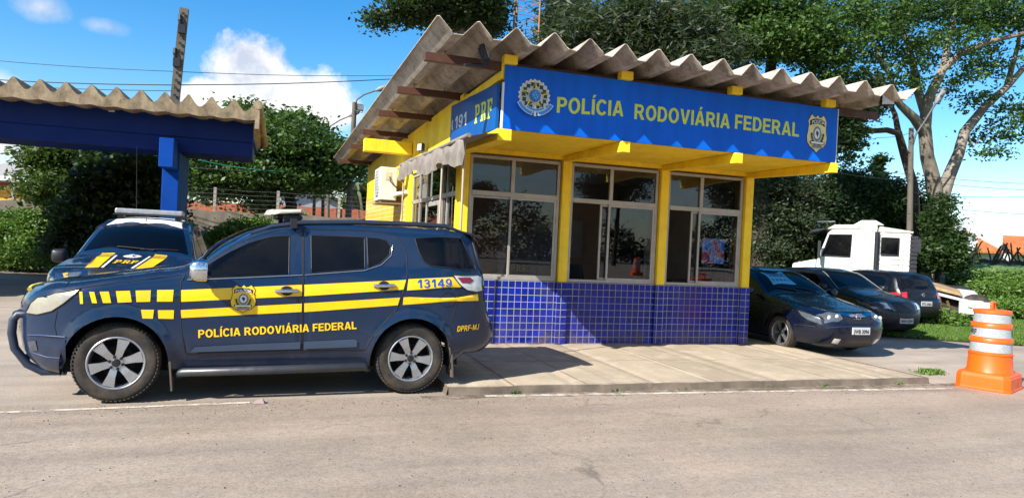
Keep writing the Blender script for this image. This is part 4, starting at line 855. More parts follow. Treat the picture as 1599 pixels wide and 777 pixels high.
b = MB(); b.box(-5.72, -5.62, FB-.06, FB-.001, 3.70, 3.76); rel(b).build('lamp_box', SWH, cp)
# ------------------------------------------------------------------ the second patrol vehicle: a pickup facing the street
def pk_inset(s, z):
    zb = 1.02+.02*s; i = np.where(z > zb, .03+(z-zb)*.34, .03*np.exp(-((zb-z)/.10)**2)); return i+np.where(z < .55, .08*((.55-z)/.3)**2, 0)+.26*np.clip((-.15-s)/.6, 0, 2)**2.2+.03*np.clip((s-3.0)/.8, 0, 2)**2
pko = [(-.42, .28, .02), (-.62, .34, .07), (-.74, .50, .11), (-.78, .75, .12), (-.74, .88, .11), (-.55, .94, .07), (-.1, 1.00, .05), (.35, 1.065, .05), (.72, 1.12, .07), (.92, 1.25, .10), (1.15, 1.42, .10), (1.33, 1.53, .07), (1.72, 1.645, .05), (2.1, 1.675, .04), (2.55, 1.66, .04), (2.75, 1.57, .03), (2.9, 1.2, .02), (3.0, 1.08, .01), (3.6, 1.08, .01), (4.05, 1.08, .01), (4.12, 1.0, .02), (4.12, .6, .04), (4.05, .42, .03), (3.8, .38, .01)]
pc = at(205, 402, 10.35); pkx, pky = pc[0], pc[1]-.72
pk = Car('police_pickup', 'dark blue police pickup with white roof facing the street under the carport', (pkx+.06, pky, GZ), PI/2, .86, pk_inset, pko, [0., 2.95], .36, .42, .34, NAVY, 'blue police patrol vehicles', cat='truck')
pk.add_wheels(6, .22, .22)
pk.spatch('windscreen', [(8.35, -.93), (8.15, 0), (8.35, .93), (10, .90), (10.95, .88), (11.05, 0), (10.95, -.88), (10, -.90)], CARGLASS, .004)
pk.spatch('white_roof_film', [(11.10, -.86), (11.22, 0), (11.10, .86), (14.3, .84), (14.3, -.84)], M('roof_white', '#d9dbdd', .35, var=.04), .003)
for sd in (-1, 1):
    fgp = [(.95, 1.07), (1.75, 1.08), (1.75, 1.52), (1.45, 1.48), (1.15, 1.30)]; rgp = [(1.82, 1.08), (2.6, 1.09), (2.62, 1.46), (2.5, 1.53), (1.82, 1.53)]
    pk.patch('side_window', fgp, CARGLASS, .004, sd); pk.patch('side_window', rgp, CARGLASS, .004, sd)
    pk.line('door_seam', [(.80, 1.05), (.75, .6), (.85, .42), (1.7, .42), (1.78, .6), (1.78, 1.55)], DG, .004, .001, sd); pk.mirror(.86, 1.06, sd, BLACK, w=.10, h=.10)
    pk.patch('headlight', [(-.70, .72), (-.68, .84), (-.48, .90), (-.25, .945), (-.38, .82), (-.5, .74)], LAMPM, .008, sd)
    pk.spatch('headlight', [(3.7, .66*sd), (4.15, .60*sd), (4.45, .95*sd), (3.8, .97*sd)], LAMPM, .006); pk.spatch('indicator', [(3.9, .88*sd), (4.3, .86*sd), (4.3, .95*sd), (3.9, .96*sd)], AMBER, .010)
    yw = [(5.1, .30), (7.1, .34), (7.1, .56), (5.1, .52)]; pk.spatch('bonnet_stripe', [(u, -t*sd) for u, t in yw], YEL, .003)
    for u0 in (7.18, 7.40, 7.60, 7.78): pk.spatch('bonnet_stripe', [(u0, -.34*sd), (u0+.10, -.34*sd), (u0+.10, -.56*sd), (u0, -.56*sd)], YEL, .003)
    pk.spatch('bonnet_stripe', [(5.1, -.22*sd), (7.5, -.265*sd), (7.5, -.30*sd), (5.1, -.265*sd)], WHT, .003)
    pk.sline('wiper', [(8.25, -.12*sd-.2), (8.5, .55*sd-.2)], BLACK, .012, .018)
def pkmap(V, l, u, sx): V = np.asarray(V); return pk.sheet(u+V[:, 1], -V[:, 0]*sx, l)
v, f = serif_word('PRF', .36, .55); MB().add(pk.sheet(6.0+v[:, 1], (.18-v[:, 0])*1.0, .006), f).build('bonnet_lettering', YEL, pk.root)
L, _ = arms_layers(1.); b = MB(); mm = []
for k, (lp, mi) in enumerate(L[:3]+L[18:21]+L[25:49]):
    v, f = cdt(lp); v = np.array(v); b.add(pk.sheet(7.25+v[:, 1]*.75, v[:, 0]*.34, .004+.0011*k), f, mi)
b.build('bonnet_emblem', ARMS, pk.root)
pk.spatch('grille', [(3.4, -.5), (3.4, .5), (4.5, .52), (4.5, -.52)], BLACK, .006); pk.spatch('bumper_intake', [(1.8, -.6), (1.8, .6), (2.7, .6), (2.7, -.6)], BLACK, .006)
b = MB(); xr, zr = 1.80, 1.80; b.box(xr-.11, xr+.11, -.50, .50, zr-.04, zr+.05); lo = b.build('light_bar', M('bar_grey_lens', '#86898c', .25, var=.15, scale=12, coat=.6), pk.root, bevel=.025)
b = MB(); b.box(xr-.09, xr+.09, -.46, -.38, 1.655, zr-.041); b.box(xr-.09, xr+.09, .38, .46, 1.655, zr-.041); b.box(xr-.13, xr+.12, -.52, .52, zr-.055, zr-.041); b.build('bar_foot', BLACK, lo)
MB().tube([(1.46, 0, 1.61), (1.48, 0, 1.65), (1.55, 0.02, 1.78)], [.02, .006, .003], 6).build('aerial', BLACK, pk.root)
MB().tube([(3.0, .42, 1.08), (3.02, .42, 1.8), (3.02, .46, 3.0)], [.012, .006, .003], 6).build('whip_aerial', BLACK, pk.root)
pk.line('roof_rail', [(1.35, 1.50), (1.7, 1.575), (2.5, 1.58)], BLACK, .02, .0, 1); pk.line('roof_rail', [(1.35, 1.50), (1.7, 1.575), (2.5, 1.58)], BLACK, .02, .0, -1)
b = MB(); 
for j in range(7): b.tube([(1.02+.0*j, -.20+.0*j, 1.2), (1.03, -.2, 1.2)], .001, 3)
# ------------------------------------------------------------------ parked cars beyond the post
DKB2 = M('dark_blue_car', '#060d1f', .3, var=.06, coat=.5, spec=.3); DKG = M('dark_grey_car', '#0b0d12', .32, var=.06, coat=.4, spec=.3, dirt='#3a3834', dirt_amt=.12); BLKC = M('black_blue_car', '#090b10', .32, var=.06, coat=.4, spec=.3, dirt='#3a3834', dirt_amt=.1); PLB = M('bumper_plastic', '#17181b', .6, bump=.05)
def car_inset(W, zb0=.86, tum=.36, fr=.28, rear=2.9):
    def f(s, z):
        zb = zb0+.03*s; i = np.where(z > zb, .03+(z-zb)*tum, .03*np.exp(-((zb-z)/.10)**2)); i = i+np.where(z < .5, .08*((.5-z)/.3)**2, 0)+fr*np.clip((-.12-s)/.6, 0, 2)**2.2+.22*np.clip((s-rear)/.6, 0, 2)**2
        for c_ in (0, 2.45): i = i-.015*np.exp(-((np.hypot(s-c_, z-.30)-.36)/.05)**2)
        return i
    return f
civ = [(-.40, .20, .02), (-.66, .22, .08), (-.80, .34, .13), (-.82, .50, .14), (-.77, .625, .12), (-.60, .695, .09), (-.2, .795, .06), (.2, .875, .05), (.45, .92, .06), (.75, 1.07, .10), (1.1, 1.24, .10), (1.35, 1.325, .06), (1.7, 1.365, .04), (2.1, 1.36, .04), (2.5, 1.29, .06), (2.9, 1.08, .06), (3.1, 1.0, .04), (3.4, .98, .04), (3.5, .88, .08), (3.54, .6, .10), (3.45, .32, .06), (3.2, .26, .02)]
yv = -.82; cv0 = ony(1250, 497, yv)[0]; cvx = cv0+.84
civic = Car('parked_sedan', 'dark blue sedan with a cyan paper in its windscreen, parked nearest the post', (cvx+.11, yv+.66, GZ), PI/2, .845, car_inset(.845, .80, rear=3.0, fr=.15), civ, [0., 2.58], .305, .345, .22, DKB2, 'cars parked beside the post', crown_p=4.2, rr=.022)
civic.root.scale = (.975,)*3
SEAM = M('seam_highlight', '#2b3442', .3, coat=.5)  # edge glints of shut lines and creases, put in as lighter lines
civic.sline('bonnet_seam', [(8.0, -.90), (6.5, -.86), (4.75, -.62), (4.45, -.45), (4.35, 0), (4.45, .45), (4.75, .62), (6.5, .86), (8.0, .90)], SEAM, .005, .002); civic.sline('bumper_seam', [(2.95, -.98), (3.05, -.6), (3.1, 0), (3.05, .6), (2.95, .98)], SEAM, .005, .002); civic.line('bumper_seam', [(-.72, .50), (-.45, .50), (-.36, .48)], SEAM, .004, .002, -1, both=True); civic.line('crease_highlight', [(-.25, .76), (.8, .79), (2.0, .81)], SEAM, .004, .001, -1, both=True)
civic.add_wheels(5, .205, .20, spoke_w=(.02, .035))
civic.spatch('windscreen', [(8.2, -.92), (8.05, 0), (8.2, .92), (9.4, .89), (10.6, .86), (10.75, 0), (10.6, -.86), (9.4, -.89)], CARGLASS, .003)
CY_ = M('cyan_paper', '#4f9ec9', .6); pa = [(8.75, .66), (9.95, .70), (9.95, -.02), (8.75, -.06)]; po = civic.spatch('windscreen_paper', pa, CY_, .006)
for word, u, h in (('VENDE', 9.40, .30), ('9 8 8 4 1', 9.02, .20)):
    v, f = fit_text(word, .54, h, .015); MB().add(civic.sheet(u+v[:, 1], .60-v[:, 0], .009), f).build('paper_writing', M('paper_ink', '#1d3f7a', .6), po)
for sd in (-1, 1):
    civic.patch('headlight', [(-.80, .545), (-.76, .63), (-.6, .69), (-.40, .732), (-.5, .65), (-.65, .58)], LAMPM, .010, sd); h = civic.spatch('headlight', [(3.50, .66*sd), (3.72, .50*sd), (4.12, .48*sd), (4.45, .70*sd), (4.6, .98*sd), (3.45, .98*sd)], LAMPM, .006)
    for t_, r_ in ((.84, .042), (.64, .038)): p = civic.sheet([3.92], [t_*sd], .009)[0]; MB().lathe([(0, -.012), (r_*.6, -.010), (r_, 0)], (0, 0, 0), 'x', 18).build('lamp_bulb', LAMP, h, 60, loc=p)
    civic.spatch('fog_light', [(1.75, .60*sd), (2.15, .60*sd), (2.15, .78*sd), (1.75, .78*sd)], LAMP, .008); civic.mirror(.72, .95, sd, DKB2, w=.085, h=.065)
    civic.patch('side_window', [(.95, .90), (1.65, .925), (1.65, 1.275), (1.38, 1.255), (1.1, 1.13)], CARGLASS, .004, sd); civic.patch('side_window', [(1.71, .925), (2.45, .95), (2.5, 1.14), (2.2, 1.26), (1.71, 1.28)], CARGLASS, .004, sd)
    civic.line('door_seam', [(.62, .88), (.55, .5), (.6, .3), (1.65, .3), (1.68, .9)], DG, .004, .001, sd)
    civic.patch('door_handle', [(1.42, .76), (1.58, .765), (1.58, .80), (1.42, .795)], DKB2, .02, sd)
    civic.spatch('tail_light', [(17.5, .5*sd), (18.2, .5*sd), (18.2, .95*sd), (17.5, .97*sd)], REDL, .006)
civic.spatch('grille', [(3.30, -.36), (3.30, .36), (4.0, .46), (4.0, -.46)], BLACK, .005)
gb = civic.spatch('grille_bar', [(4.02, -.50), (3.84, -.2), (3.80, 0), (3.84, .2), (4.02, .50), (4.24, .50), (4.08, .2), (4.05, 0), (4.08, -.2), (4.24, -.50)], CHROME, .016)
def hlogo(c, u, parent, s=.09):
    p = c.sheet([u], [0], .024)[0]; b = MB(); x = p[0]-.006
    def bar(y0, z0, y1, z1, w=.010): b.beam((x, p[1]+y0, p[2]+z0), (x, p[1]+y1, p[2]+z1), w, .010)
    bar(-.030, -.030, -.036, .036); bar(.030, -.030, .036, .036); bar(-.03, 0, .03, 0)
    o = [(-.052, .046), (.052, .046), (.040, -.046), (-.040, -.046)]
    for a, e in zip(o, o[1:]+o[:1]): bar(*a, *e, .008)
    return b.build('bonnet_logo', CHROME, parent)
hlogo(civic, 3.86, gb); civic.spatch('lower_intake', [(.7, -.8), (.7, .8), (1.6, .62), (2.15, .5), (2.15, -.5), (1.6, -.62)], BLACK, .005); plate(civic, 'JWB 3096', 2.75, w=.37, h=.12, off=.012)
for a in (-.5, .1): civic.sline('wiper', [(8.2, a), (8.5, a+.55)], BLACK, .010, .016)
hat = [(-.36, .22, .02), (-.56, .25, .06), (-.68, .38, .10), (-.70, .54, .11), (-.64, .68, .09), (-.46, .77, .06), (-.1, .86, .05), (.25, .925, .05), (.45, .96, .06), (.72, 1.10, .09), (1.0, 1.26, .09), (1.22, 1.345, .05), (1.6, 1.385, .04), (2.1, 1.37, .04), (2.5, 1.33, .04), (2.68, 1.26, .05), (2.86, .98, .07), (2.95, .85, .08), (2.99, .6, .08), (2.93, .36, .05), (2.75, .28, .02)]
y2 = 1.2; hx = ony(1438, 497, y2)[0]-.79
celta = Car('parked_hatchback', 'dark grey hatchback facing the street between the blue sedan and the black hatchback', (hx+.20, y2+.60, GZ), PI/2, .78, car_inset(.78, .84, rear=2.5), hat, [0., 2.33], .285, .325, .25, DKG, 'cars parked beside the post', crown_p=3.6, rr=.022)
celta.root.scale = (.96,)*3
celta.sline('bonnet_seam', [(7.9, -.88), (6.2, -.84), (5.0, -.66), (4.85, 0), (5.0, .66), (6.2, .84), (7.9, .88)], SEAM, .005, .002); celta.sline('bumper_seam', [(2.95, -.98), (3.02, 0), (2.95, .98)], SEAM, .006, .012); celta.line('crease_highlight', [(-.2, .80), (.8, .83), (2.2, .86)], SEAM, .004, .001, -1, both=True)
celta.add_wheels(6, .18, .18)
celta.spatch('windscreen', [(8.15, -.92), (8.0, 0), (8.15, .92), (9.4, .89), (10.6, .86), (10.75, 0), (10.6, -.86), (9.4, -.89)], CARGLASS, .003); celta.sline('screen_edge', [(8.05, -.93), (9.4, -.91), (10.65, -.87)], M('screen_trim', '#6d675c', .5), .012, .006); celta.sline('screen_edge', [(8.05, .93), (9.4, .91), (10.65, .87)], M('screen_trim', '#6d675c', .5), .012, .006)
for sd in (-1, 1):
    celta.patch('headlight', [(-.63, .52), (-.61, .66), (-.42, .745), (-.16, .80), (-.30, .66), (-.45, .54)], LAMPD, .008, sd); h = celta.spatch('headlight', [(3.3, .56*sd), (4.2, .52*sd), (4.75, .62*sd), (4.9, .97*sd), (3.6, .97*sd)], LAMPD, .006); celta.spatch('lamp_bulb', [(3.5, .70*sd), (4.3, .68*sd), (4.5, .86*sd), (3.7, .90*sd)], LAMP, .010, h)
    celta.mirror(.68, .98, sd, BLACK, w=.085, h=.065)
    celta.patch('side_window', [(.92, .95), (1.75, .965), (1.75, 1.30), (1.25, 1.28), (1.05, 1.16)], CARGLASS, .004, sd); celta.patch('side_window', [(1.81, .965), (2.4, .98), (2.45, 1.17), (2.35, 1.27), (1.81, 1.30)], CARGLASS, .004, sd)
    celta.line('door_seam', [(.60, .9), (.52, .5), (.6, .32), (1.7, .32), (1.78, .92)], DG, .004, .001, sd)
celta.spatch('grille', [(3.2, -.42), (3.2, .42), (4.1, .46), (4.1, -.46)], BLACK, .006); plate(celta, 'NHH 6304', 2.35, w=.37, h=.12, off=.012); celta.spatch('bumper_intake', [(.6, -.85), (.6, .85), (1.3, .85), (1.7, .6), (1.7, -.6), (1.3, -.85)], BLACK, .006)
celta.spatch('bumper', [(1.75, -.98), (1.75, .98), (2.9, .98), (2.9, -.98)], PLB, .010)
gol = [(-.36, .22, .02), (-.54, .26, .06), (-.66, .40, .10), (-.68, .56, .11), (-.60, .70, .09), (-.42, .78, .06), (-.1, .84, .05), (.25, .90, .05), (.45, .93, .06), (.72, 1.08, .09), (1.0, 1.24, .09), (1.22, 1.335, .05), (1.6, 1.38, .04), (2.1, 1.37, .04), (2.6, 1.34, .05), (2.74, 1.28, .06), (2.90, 1.02, .07), (3.0, .86, .08), (3.03, .74, .08), (3.10, .64, .09), (3.10, .42, .08), (3.03, .30, .05), (2.8, .26, .02)]
y3 = 3.1; gx0 = ony(1472, 478, y3)[0]-.79
vw = Car('parked_hatchback', 'black hatchback seen from behind with a red tail light, its nose to the white truck', (gx0+.24, y3+3.05, GZ), -PI/2, .79, car_inset(.79, .84, rear=2.6), gol, [0., 2.38], .285, .325, .25, BLKC, 'cars parked beside the post', crown_p=3.6, rr=.022)
vw.root.scale = (.955,)*3
vw.add_wheels(6, .18, .18)
vw.spatch('rear_window', [(15.15, -.84), (15.0, 0), (15.15, .84), (16.5, .88), (16.6, 0), (16.5, -.88)], CARGLASS, .004); vw.spatch('windscreen', [(8.2, -.92), (8.2, .92), (10.6, .86), (10.6, -.86)], CARGLASS, .003)
for sd in (-1, 1):
    vw.patch('tail_light', [(2.78, .86), (2.93, .88), (2.985, .86), (3.0, .70), (2.88, .68)], REDB, .010, sd); vw.spatch('tail_light', [(16.9, .76*sd), (16.9, .98*sd), (18.0, .98*sd), (18.2, .80*sd)], REDB, .008)
    vw.patch('side_window', [(1.0, .93), (1.65, .945), (1.65, 1.28), (1.25, 1.26)], CARGLASS, .004, sd); vw.patch('side_window', [(1.71, .945), (2.5, .99), (2.55, 1.15), (2.4, 1.25), (1.71, 1.28)], CARGLASS, .004, sd); vw.mirror(.7, .96, sd, BLACK, w=.08, h=.06)
vw.spatch('bumper', [(18.9, -.98), (18.9, .98), (21.2, .97), (21.2, -.97)], PLB, .008); vw.sline('tailgate_seam', [(18.6, -.8), (18.55, 0), (18.6, .8)], DG, .005); p = vw.sheet([17.3], [0], .008)[0]
b = MB(); b.lathe([(.042, 0), (.042, .012), (.052, .012), (.052, 0)], (0, 0, 0), 'x', 24)
for a, e in (((-.022, .034), (0, -.004)), ((0, -.004), (.022, .034)), ((-.038, .012), (-.016, -.036)), ((-.016, -.036), (0, .0)), ((0, 0), (.016, -.036)), ((.016, -.036), (.038, .012))): b.beam((.006, a[0], a[1]), (.006, e[0], e[1]), .008, .008)
b.build('tailgate_logo', CHROME, vw.root, 40, loc=p); plate(vw, 'PTC 6066', 19.2, w=.37, h=.12, sgn=-1, off=.012)
# ------------------------------------------------------------------ white lorry cab, side-on behind the cars
TW = M('truck_white', '#c9cac8', .45, var=.05, dirt='#6b6152', dirt_amt=.3); TWD = M('truck_roof', '#a9a59c', .6, var=.2, dirt='#4a443c', dirt_amt=.6)
tp = at(1274, 428, 23.4); tb = at(1432, 430, 22.1)
sc_ = 1.0; tl_ = math.atan2(tb[1]-tp[1], tb[0]-tp[0])
lor = tag(empty('lorry', (tp[0], tp[1], -.05), tl_), 'old white lorry tractor unit with sleeper cab parked side-on under the trees', 'lorry'); lor.scale = (1, 1, .945)
Lc = math.hypot(tb[0]-tp[0], tb[1]-tp[1])
cab = MB(); pf = [(-.02, .95), (.0, 1.55), (.30, 2.55), (.42, 2.68), (Lc*.60, 2.72), (Lc*.60, .95)]
cab.prism(pf, lambda x, z: (x, 0, z), lambda x, z: (x, 2.2, z)); cb = cab.build('cab', TW, lor, bevel=.05)
sl = MB(); sl.box(Lc*.62, Lc*.93, .03, 2.17, .95, 2.62); sl.build('sleeper', TW, lor, bevel=.05)
MB().prism([(.22, 2.69), (.5, 2.86), (Lc*.60, 2.90), (Lc*.61, 2.70)], lambda x, z: (x, .05, z), lambda x, z: (x, 2.15, z)).build('roof', TWD, lor, bevel=.04)
MB().prism([(Lc*.60+.01, 2.63), (Lc*.62, 2.85), (Lc*.95, 2.70), (Lc*.95, 2.63)], lambda x, z: (x, .05, z), lambda x, z: (x, 2.15, z)).build('sleeper_roof', TWD, lor, bevel=.03)
MB().prism([(1.05, 2.895), (1.30, 3.06), (1.72, 3.07), (1.98, 2.905)], lambda x, z: (x, .5, z), lambda x, z: (x, 1.7, z)).build('roof_vent', TW, lor, bevel=.03)
hd = MB(); hd.prism([(-.78, .75), (-.76, 1.42), (-.02, 1.62), (-.02, .75)], lambda x, z: (x, .12, z), lambda x, z: (x, 2.08, z)); hd.build('bonnet', TW, lor, bevel=.06)
def truckwin(poly): o = MB().prism(poly, lambda x, z: (x, -.012, z), lambda x, z: (x, .01, z)).build('side_window', CARGLASS, lor, bevel=.01); b = MB(); q = [(x, -.016, z) for x, z in poly]; b.tube(q+[q[0]], .022, 6); b.build('window_seal', BLACK, o)
truckwin([(.16, 1.75), (.36, 2.50), (1.02, 2.52), (1.00, 1.75)]); truckwin([(Lc*.645, 1.88), (Lc*.645, 2.46), (Lc*.81, 2.46), (Lc*.81, 1.88)])
b = MB()
for q in ([(.10, -.004, 1.72), (.10, -.004, 1.0), (1.75, -.004, 1.0), (1.75, -.004, 2.6)], [(1.0, -.004, 1.34), (1.5, -.004, 1.34), (1.68, -.004, 1.50)]): b.tube(q, .010, 6)
for z in (1.3, 1.55, 1.72): b.tube([(Lc*.63, .024, z), (Lc*.92, .024, z)], .008, 6)
for x in (.82, .86): b.tube([(Lc*x, .024, 1.0), (Lc*x, .024, 2.5)], .008, 6)
b.build('panel_seams', M('seam_grey', '#77756f', .7), lor)
b = MB(); b.box(Lc*.60, Lc*.62, .1, 2.0, 1.0, 2.6)
for z in np.arange(1.1, 2.6, .22): b.tube([(Lc*.58, -.06, z), (Lc*.625, -.06, z)], .03, 6)
b.tube([(Lc*.60, -.07, 1.0), (Lc*.60, -.07, 2.65)], .07, 8); b.build('exhaust_stack', DARKMET, lor, 60)
b = MB(); b.box(Lc*.93+.01, Lc*.985, -.10, .30, 1.0, 2.5)
for z in np.arange(1.05, 2.5, .14): b.box(Lc*.92, Lc*.99, -.13, .0, z, z+.09)
b.box(Lc*.95, Lc*1.02, -.12, .25, 2.0, 2.45); b.build('air_intake', DARKMET, lor)
MB().box(Lc*.3, Lc*1.5, .5, 1.7, .55, .93).build('chassis', DARKMET, lor)
b = MB(); b.beam((.12, -.04, 1.62), (.12, -.30, 1.72), .03, .03); b.box(.03, .12, -.42, -.26, 1.65, 2.25); b.build('side_mirror', BLACK, lor, bevel=.01); MB().tube([(.02, .2, 2.76), (-.05, .2, 2.95), (.5, .2, 2.98)], .02, 6).build('horn', CHROME, lor)
MB().prism([(.0, 2.62), (-.3, 2.56), (.0, 2.70), (.3, 2.72)], lambda x, z: (x, .02, z), lambda x, z: (x, 2.18, z)).build('sun_visor', DARKMET, lor)
b = MB()
for z in (1.15, 1.30): b.tube([(.55, -.02, z), (.75, -.02, z)], .02, 6)
b.build('door_handle', DARKMET, lor)
for x in (-.1, Lc*.95, Lc*1.25):
    for y in (.18, 2.02):
        w = MB(); g = -1 if y < 1 else 1; w.lathe([(0, g*-.02), (.28, -g*.02), (.30, g*.03), (.48, g*.05), (.52, -g*.02), (.52, -g*.22), (.3, -g*.24), (0, -g*.24)], (x, y, .46), n=28); w.build('wheel', RUBBER, lor, 40)
# ------------------------------------------------------------------ wrecked flatbed
RUST = M('rust', '#5a3a26', .9, var=.35, scale=8, dirt='#2b1c14', dirt_amt=.6, bump=.3); WPAN = M('wreck_white', '#b4b6b6', .55, var=.08, dirt='#6a5a48', dirt_amt=.45)
w0 = at(1462, 462, 19.0); w1 = at(1548, 462, 18.4); wl = math.hypot(w1[0]-w0[0], w1[1]-w0[1]); wr = tag(empty('wrecked_flatbed', (w0[0], w0[1], -.1), math.atan2(w1[1]-w0[1], w1[0]-w0[0])), 'wrecked white flatbed with rusty frame and bent panels lying in the grass', 'wreck')
zt_ = w0[2]+.1
b = MB(); b.box(wl*.42, wl*.86, -.2, 1.5, zt_-.42, zt_-.05); b.box(wl*.84, wl*1.02, -.28, 1.3, zt_-.35, zt_-.08); b.build('tail_box', WPAN, wr, bevel=.02)
b = MB(); b.hexa([(-.1, -.1, zt_+.05), (wl*.6, -.2, zt_-.12), (wl*.6, 1.5, zt_+.0), (-.1, 1.3, zt_+.2)], [(-.1, -.1, zt_+.12), (wl*.6, -.2, zt_-.06), (wl*.6, 1.5, zt_+.06), (-.1, 1.3, zt_+.26)]); b.hexa([(wl*.4, .3, zt_-.03), (wl*.86, .2, zt_-.05), (wl*.8, 1.5, zt_+.12), (wl*.45, 1.5, zt_+.15)], [(wl*.4, .3, zt_+.02), (wl*.86, .2, zt_+.0), (wl*.8, 1.5, zt_+.17), (wl*.45, 1.5, zt_+.2)]); b.build('bent_panel', WPAN, wr, bevel=.01)
b = MB(); b.hexa([(-.2, 0, zt_+.20), (wl*.5, -.1, zt_+.02), (wl*.5, .9, zt_+.1), (-.2, .9, zt_+.3)], [(-.15, 0, zt_+.29), (wl*.45, -.1, zt_+.10), (wl*.45, .9, zt_+.2), (-.15, .9, zt_+.38)]); b.build('rusty_lid', M('rusty_lid', '#9a7f5c', .9, var=.25, dirt='#4a3524', dirt_amt=.6), wr, bevel=.03)
b = MB(); b.beam((-.1, .1, zt_-.5), (wl, .1, zt_-.55), .10, .12); b.beam((-.1, 1.1, zt_-.5), (wl, 1.1, zt_-.55), .10, .12)
for x in (.2, .6, 1.0): b.beam((wl*x*.9, 0, zt_-.48), (wl*x*.9, 1.2, zt_-.48), .08, .08)
b.tube([(wl*.2, -.1, zt_-.1), (wl*.32, -.15, zt_-.5)], .035, 8); b.tube([(wl*.05, -.1, zt_), (wl*.18, -.12, zt_-.6)], .03, 8); b.build('frame', RUST, wr)
b = MB()
for x in (.25, .75):
    for y in (.15, 1.05): b.lathe([(0, -.02), (.2, -.03), (.38, -.02), (.42, .06), (.42, .18), (0, .2)], (wl*x, y, .42), n=24)
b.build('wheel', RUBBER, wr, 40); b = MB(); b.hexa([(-.45, -.15, .15), (-.15, -.2, .1), (.0, -.2, zt_-.05), (-.28, -.15, zt_+.12)], [(-.45, -.10, .15), (-.15, -.15, .1), (.0, -.15, zt_-.05), (-.28, -.10, zt_+.12)]); b.build('loose_panel', WPAN, wr)
# ------------------------------------------------------------------ traffic barrel
OR = M('barrel_orange', '#ff5a08', .42, var=.04, scale=4, dirt='#7a4020', dirt_amt=.4, streak='#d8661c')
def refl():
    t = NT('reflective_band'); uv = t.coord('UV'); br = t.n('ShaderNodeTexBrick', _offset=.5, Scale=1., Color1=lin('#a3a8ab'), Color2=lin('#b9bec0'), Mortar=lin('#989da1'), Vector=uv); t.set(br, 'Mortar Size', .003); t.set(br, 'Brick Width', .03); t.set(br, 'Row Height', .022)
    t.pbsdf(**{'Base__Color': br.outputs['Color'], 'Roughness': .3, 'Metallic': .25}); return t.m
RB = refl()
def barrel(loc, rz, label):
    o = tag(empty('traffic_barrel', loc, rz), label, 'traffic barrel', 'orange traffic barrels')
    b = MB(); base = [(-.36, -.24), (-.30, -.31), (.30, -.31), (.36, -.24), (.36, .24), (.30, .31), (-.30, .31), (-.36, .24)]
    k = len(base); V = []
    for sx_, z in ((1.0, .0), (1.0, .025), (.985, .03), (.97, .17), (.955, .175), (.94, .20), (.90, .215)): V += [(x*sx_, y*sx_, z) for x, y in base]
    F = [(i*k+j, i*k+(j+1) % k, (i+1)*k+(j+1) % k, (i+1)*k+j) for i in range(6) for j in range(k)]+[tuple(range(6*k, 7*k))]
    b.add(V, F); b.build('base', OR, o, bevel=.006)
    rad = lambda z: .258-.052*(z-.215)/.80
    pr = [(rad(.21)+.01, .21)]
    for z, d in ((.23, .008), (.25, 0), (.44, 0), (.445, .010), (.465, .010), (.475, -.006), (.60, -.006), (.605, .010), (.645, .012), (.66, .004), (.665, -.006), (.79, -.006), (.795, .010), (.835, .012), (.85, .004), (.855, -.006), (.975, -.006), (.98, .010), (1.015, .010), (1.022, .0)): pr.append((rad(z)+d, z))
    pr += [(.16, 1.025), (0, 1.03)]
    bd = MB().lathe(pr, (0, 0, 0), 'z', 40).build('body', OR, o, 35)
    for z0, z1 in ((.48, .597), (.67, .787), (.86, .972)):
        c_ = MB(); n = 40; V = [((rad(z)-.003)*math.cos(2*PI*i/n), (rad(z)-.003)*math.sin(2*PI*i/n), z) for z in (z0, z1) for i in range(n)]; x = c_.add(V, [(i, (i+1) % n, n+(i+1) % n, n+i) for i in range(n)]).build('reflective_band', RB, o, 60)
        me = x.data; uvl = me.uv_layers[0].data
        for pl in me.polygons:
            a0 = pl.index*2*PI/n*.22
            for li, (u, w) in zip(pl.loop_indices, ((0, z0), (2*PI/n*.22, z0), (2*PI/n*.22, z1), (0, z1))): uvl[li].uv = (a0+u, w)
    for a0 in (R(110), R(268), R(20)):
        v, f = bold_word('PRF', .15, .072); V = [((rad(.73)+.0015)*math.cos(a0+p[0]/.23), (rad(.73)+.0015)*math.sin(a0+p[0]/.23), .692+p[1]) for p in v]; MB().add(V, f).build('band_lettering', BLK, o)
    h = MB(); h.box(-.07, -.035, -.02, .02, 1.02, 1.10); h.box(.035, .07, -.02, .02, 1.02, 1.10); h.box(-.07, .07, -.02, .02, 1.101, 1.13); h.build('handle', OR, o, bevel=.008); return o
c0 = ong(1541, 604); sc_b = 1.0
bo = barrel((c0[0]+.03, c0[1]-.0, GZ-.001), R(24), 'orange traffic barrel with silver reflective bands standing on the road edge'); bo.scale = (sc_b,)*3

b2 = barrel((18.2, -27.6, GZ-.003), R(10), 'orange traffic barrel on the far side of the road, mirrored in the middle window')
# ------------------------------------------------------------------ vegetation
LF = {'dark': leaf_mat('leaf_dark', (0.0074, 0.0186, 0.0062), (0.0136, 0.0341, 0.0087), (0.0310, 0.0620, 0.0124)), 'mid': leaf_mat('leaf_mid', (0.0112, 0.0279, 0.0074), (0.0248, 0.0558, 0.0112), (0.0620, 0.1054, 0.0186)),
      'bright': leaf_mat('leaf_bright', (0.0217, 0.0496, 0.0087), (0.0465, 0.0930, 0.0155), (0.0992, 0.1488, 0.0310)), 'grey': leaf_mat('leaf_grey', (0.0217, 0.0341, 0.0186), (0.0434, 0.0620, 0.0310), (0.0930, 0.1116, 0.0558)), 'palm': leaf_mat('leaf_palm', (0.0372, 0.0558, 0.0186), (0.0744, 0.0992, 0.0372), (0.1364, 0.1488, 0.0682))}
LF['shade'] = leaf_mat('leaf_shade', (.006, .014, .006), (.010, .024, .008), (.02, .04, .012), 0.)
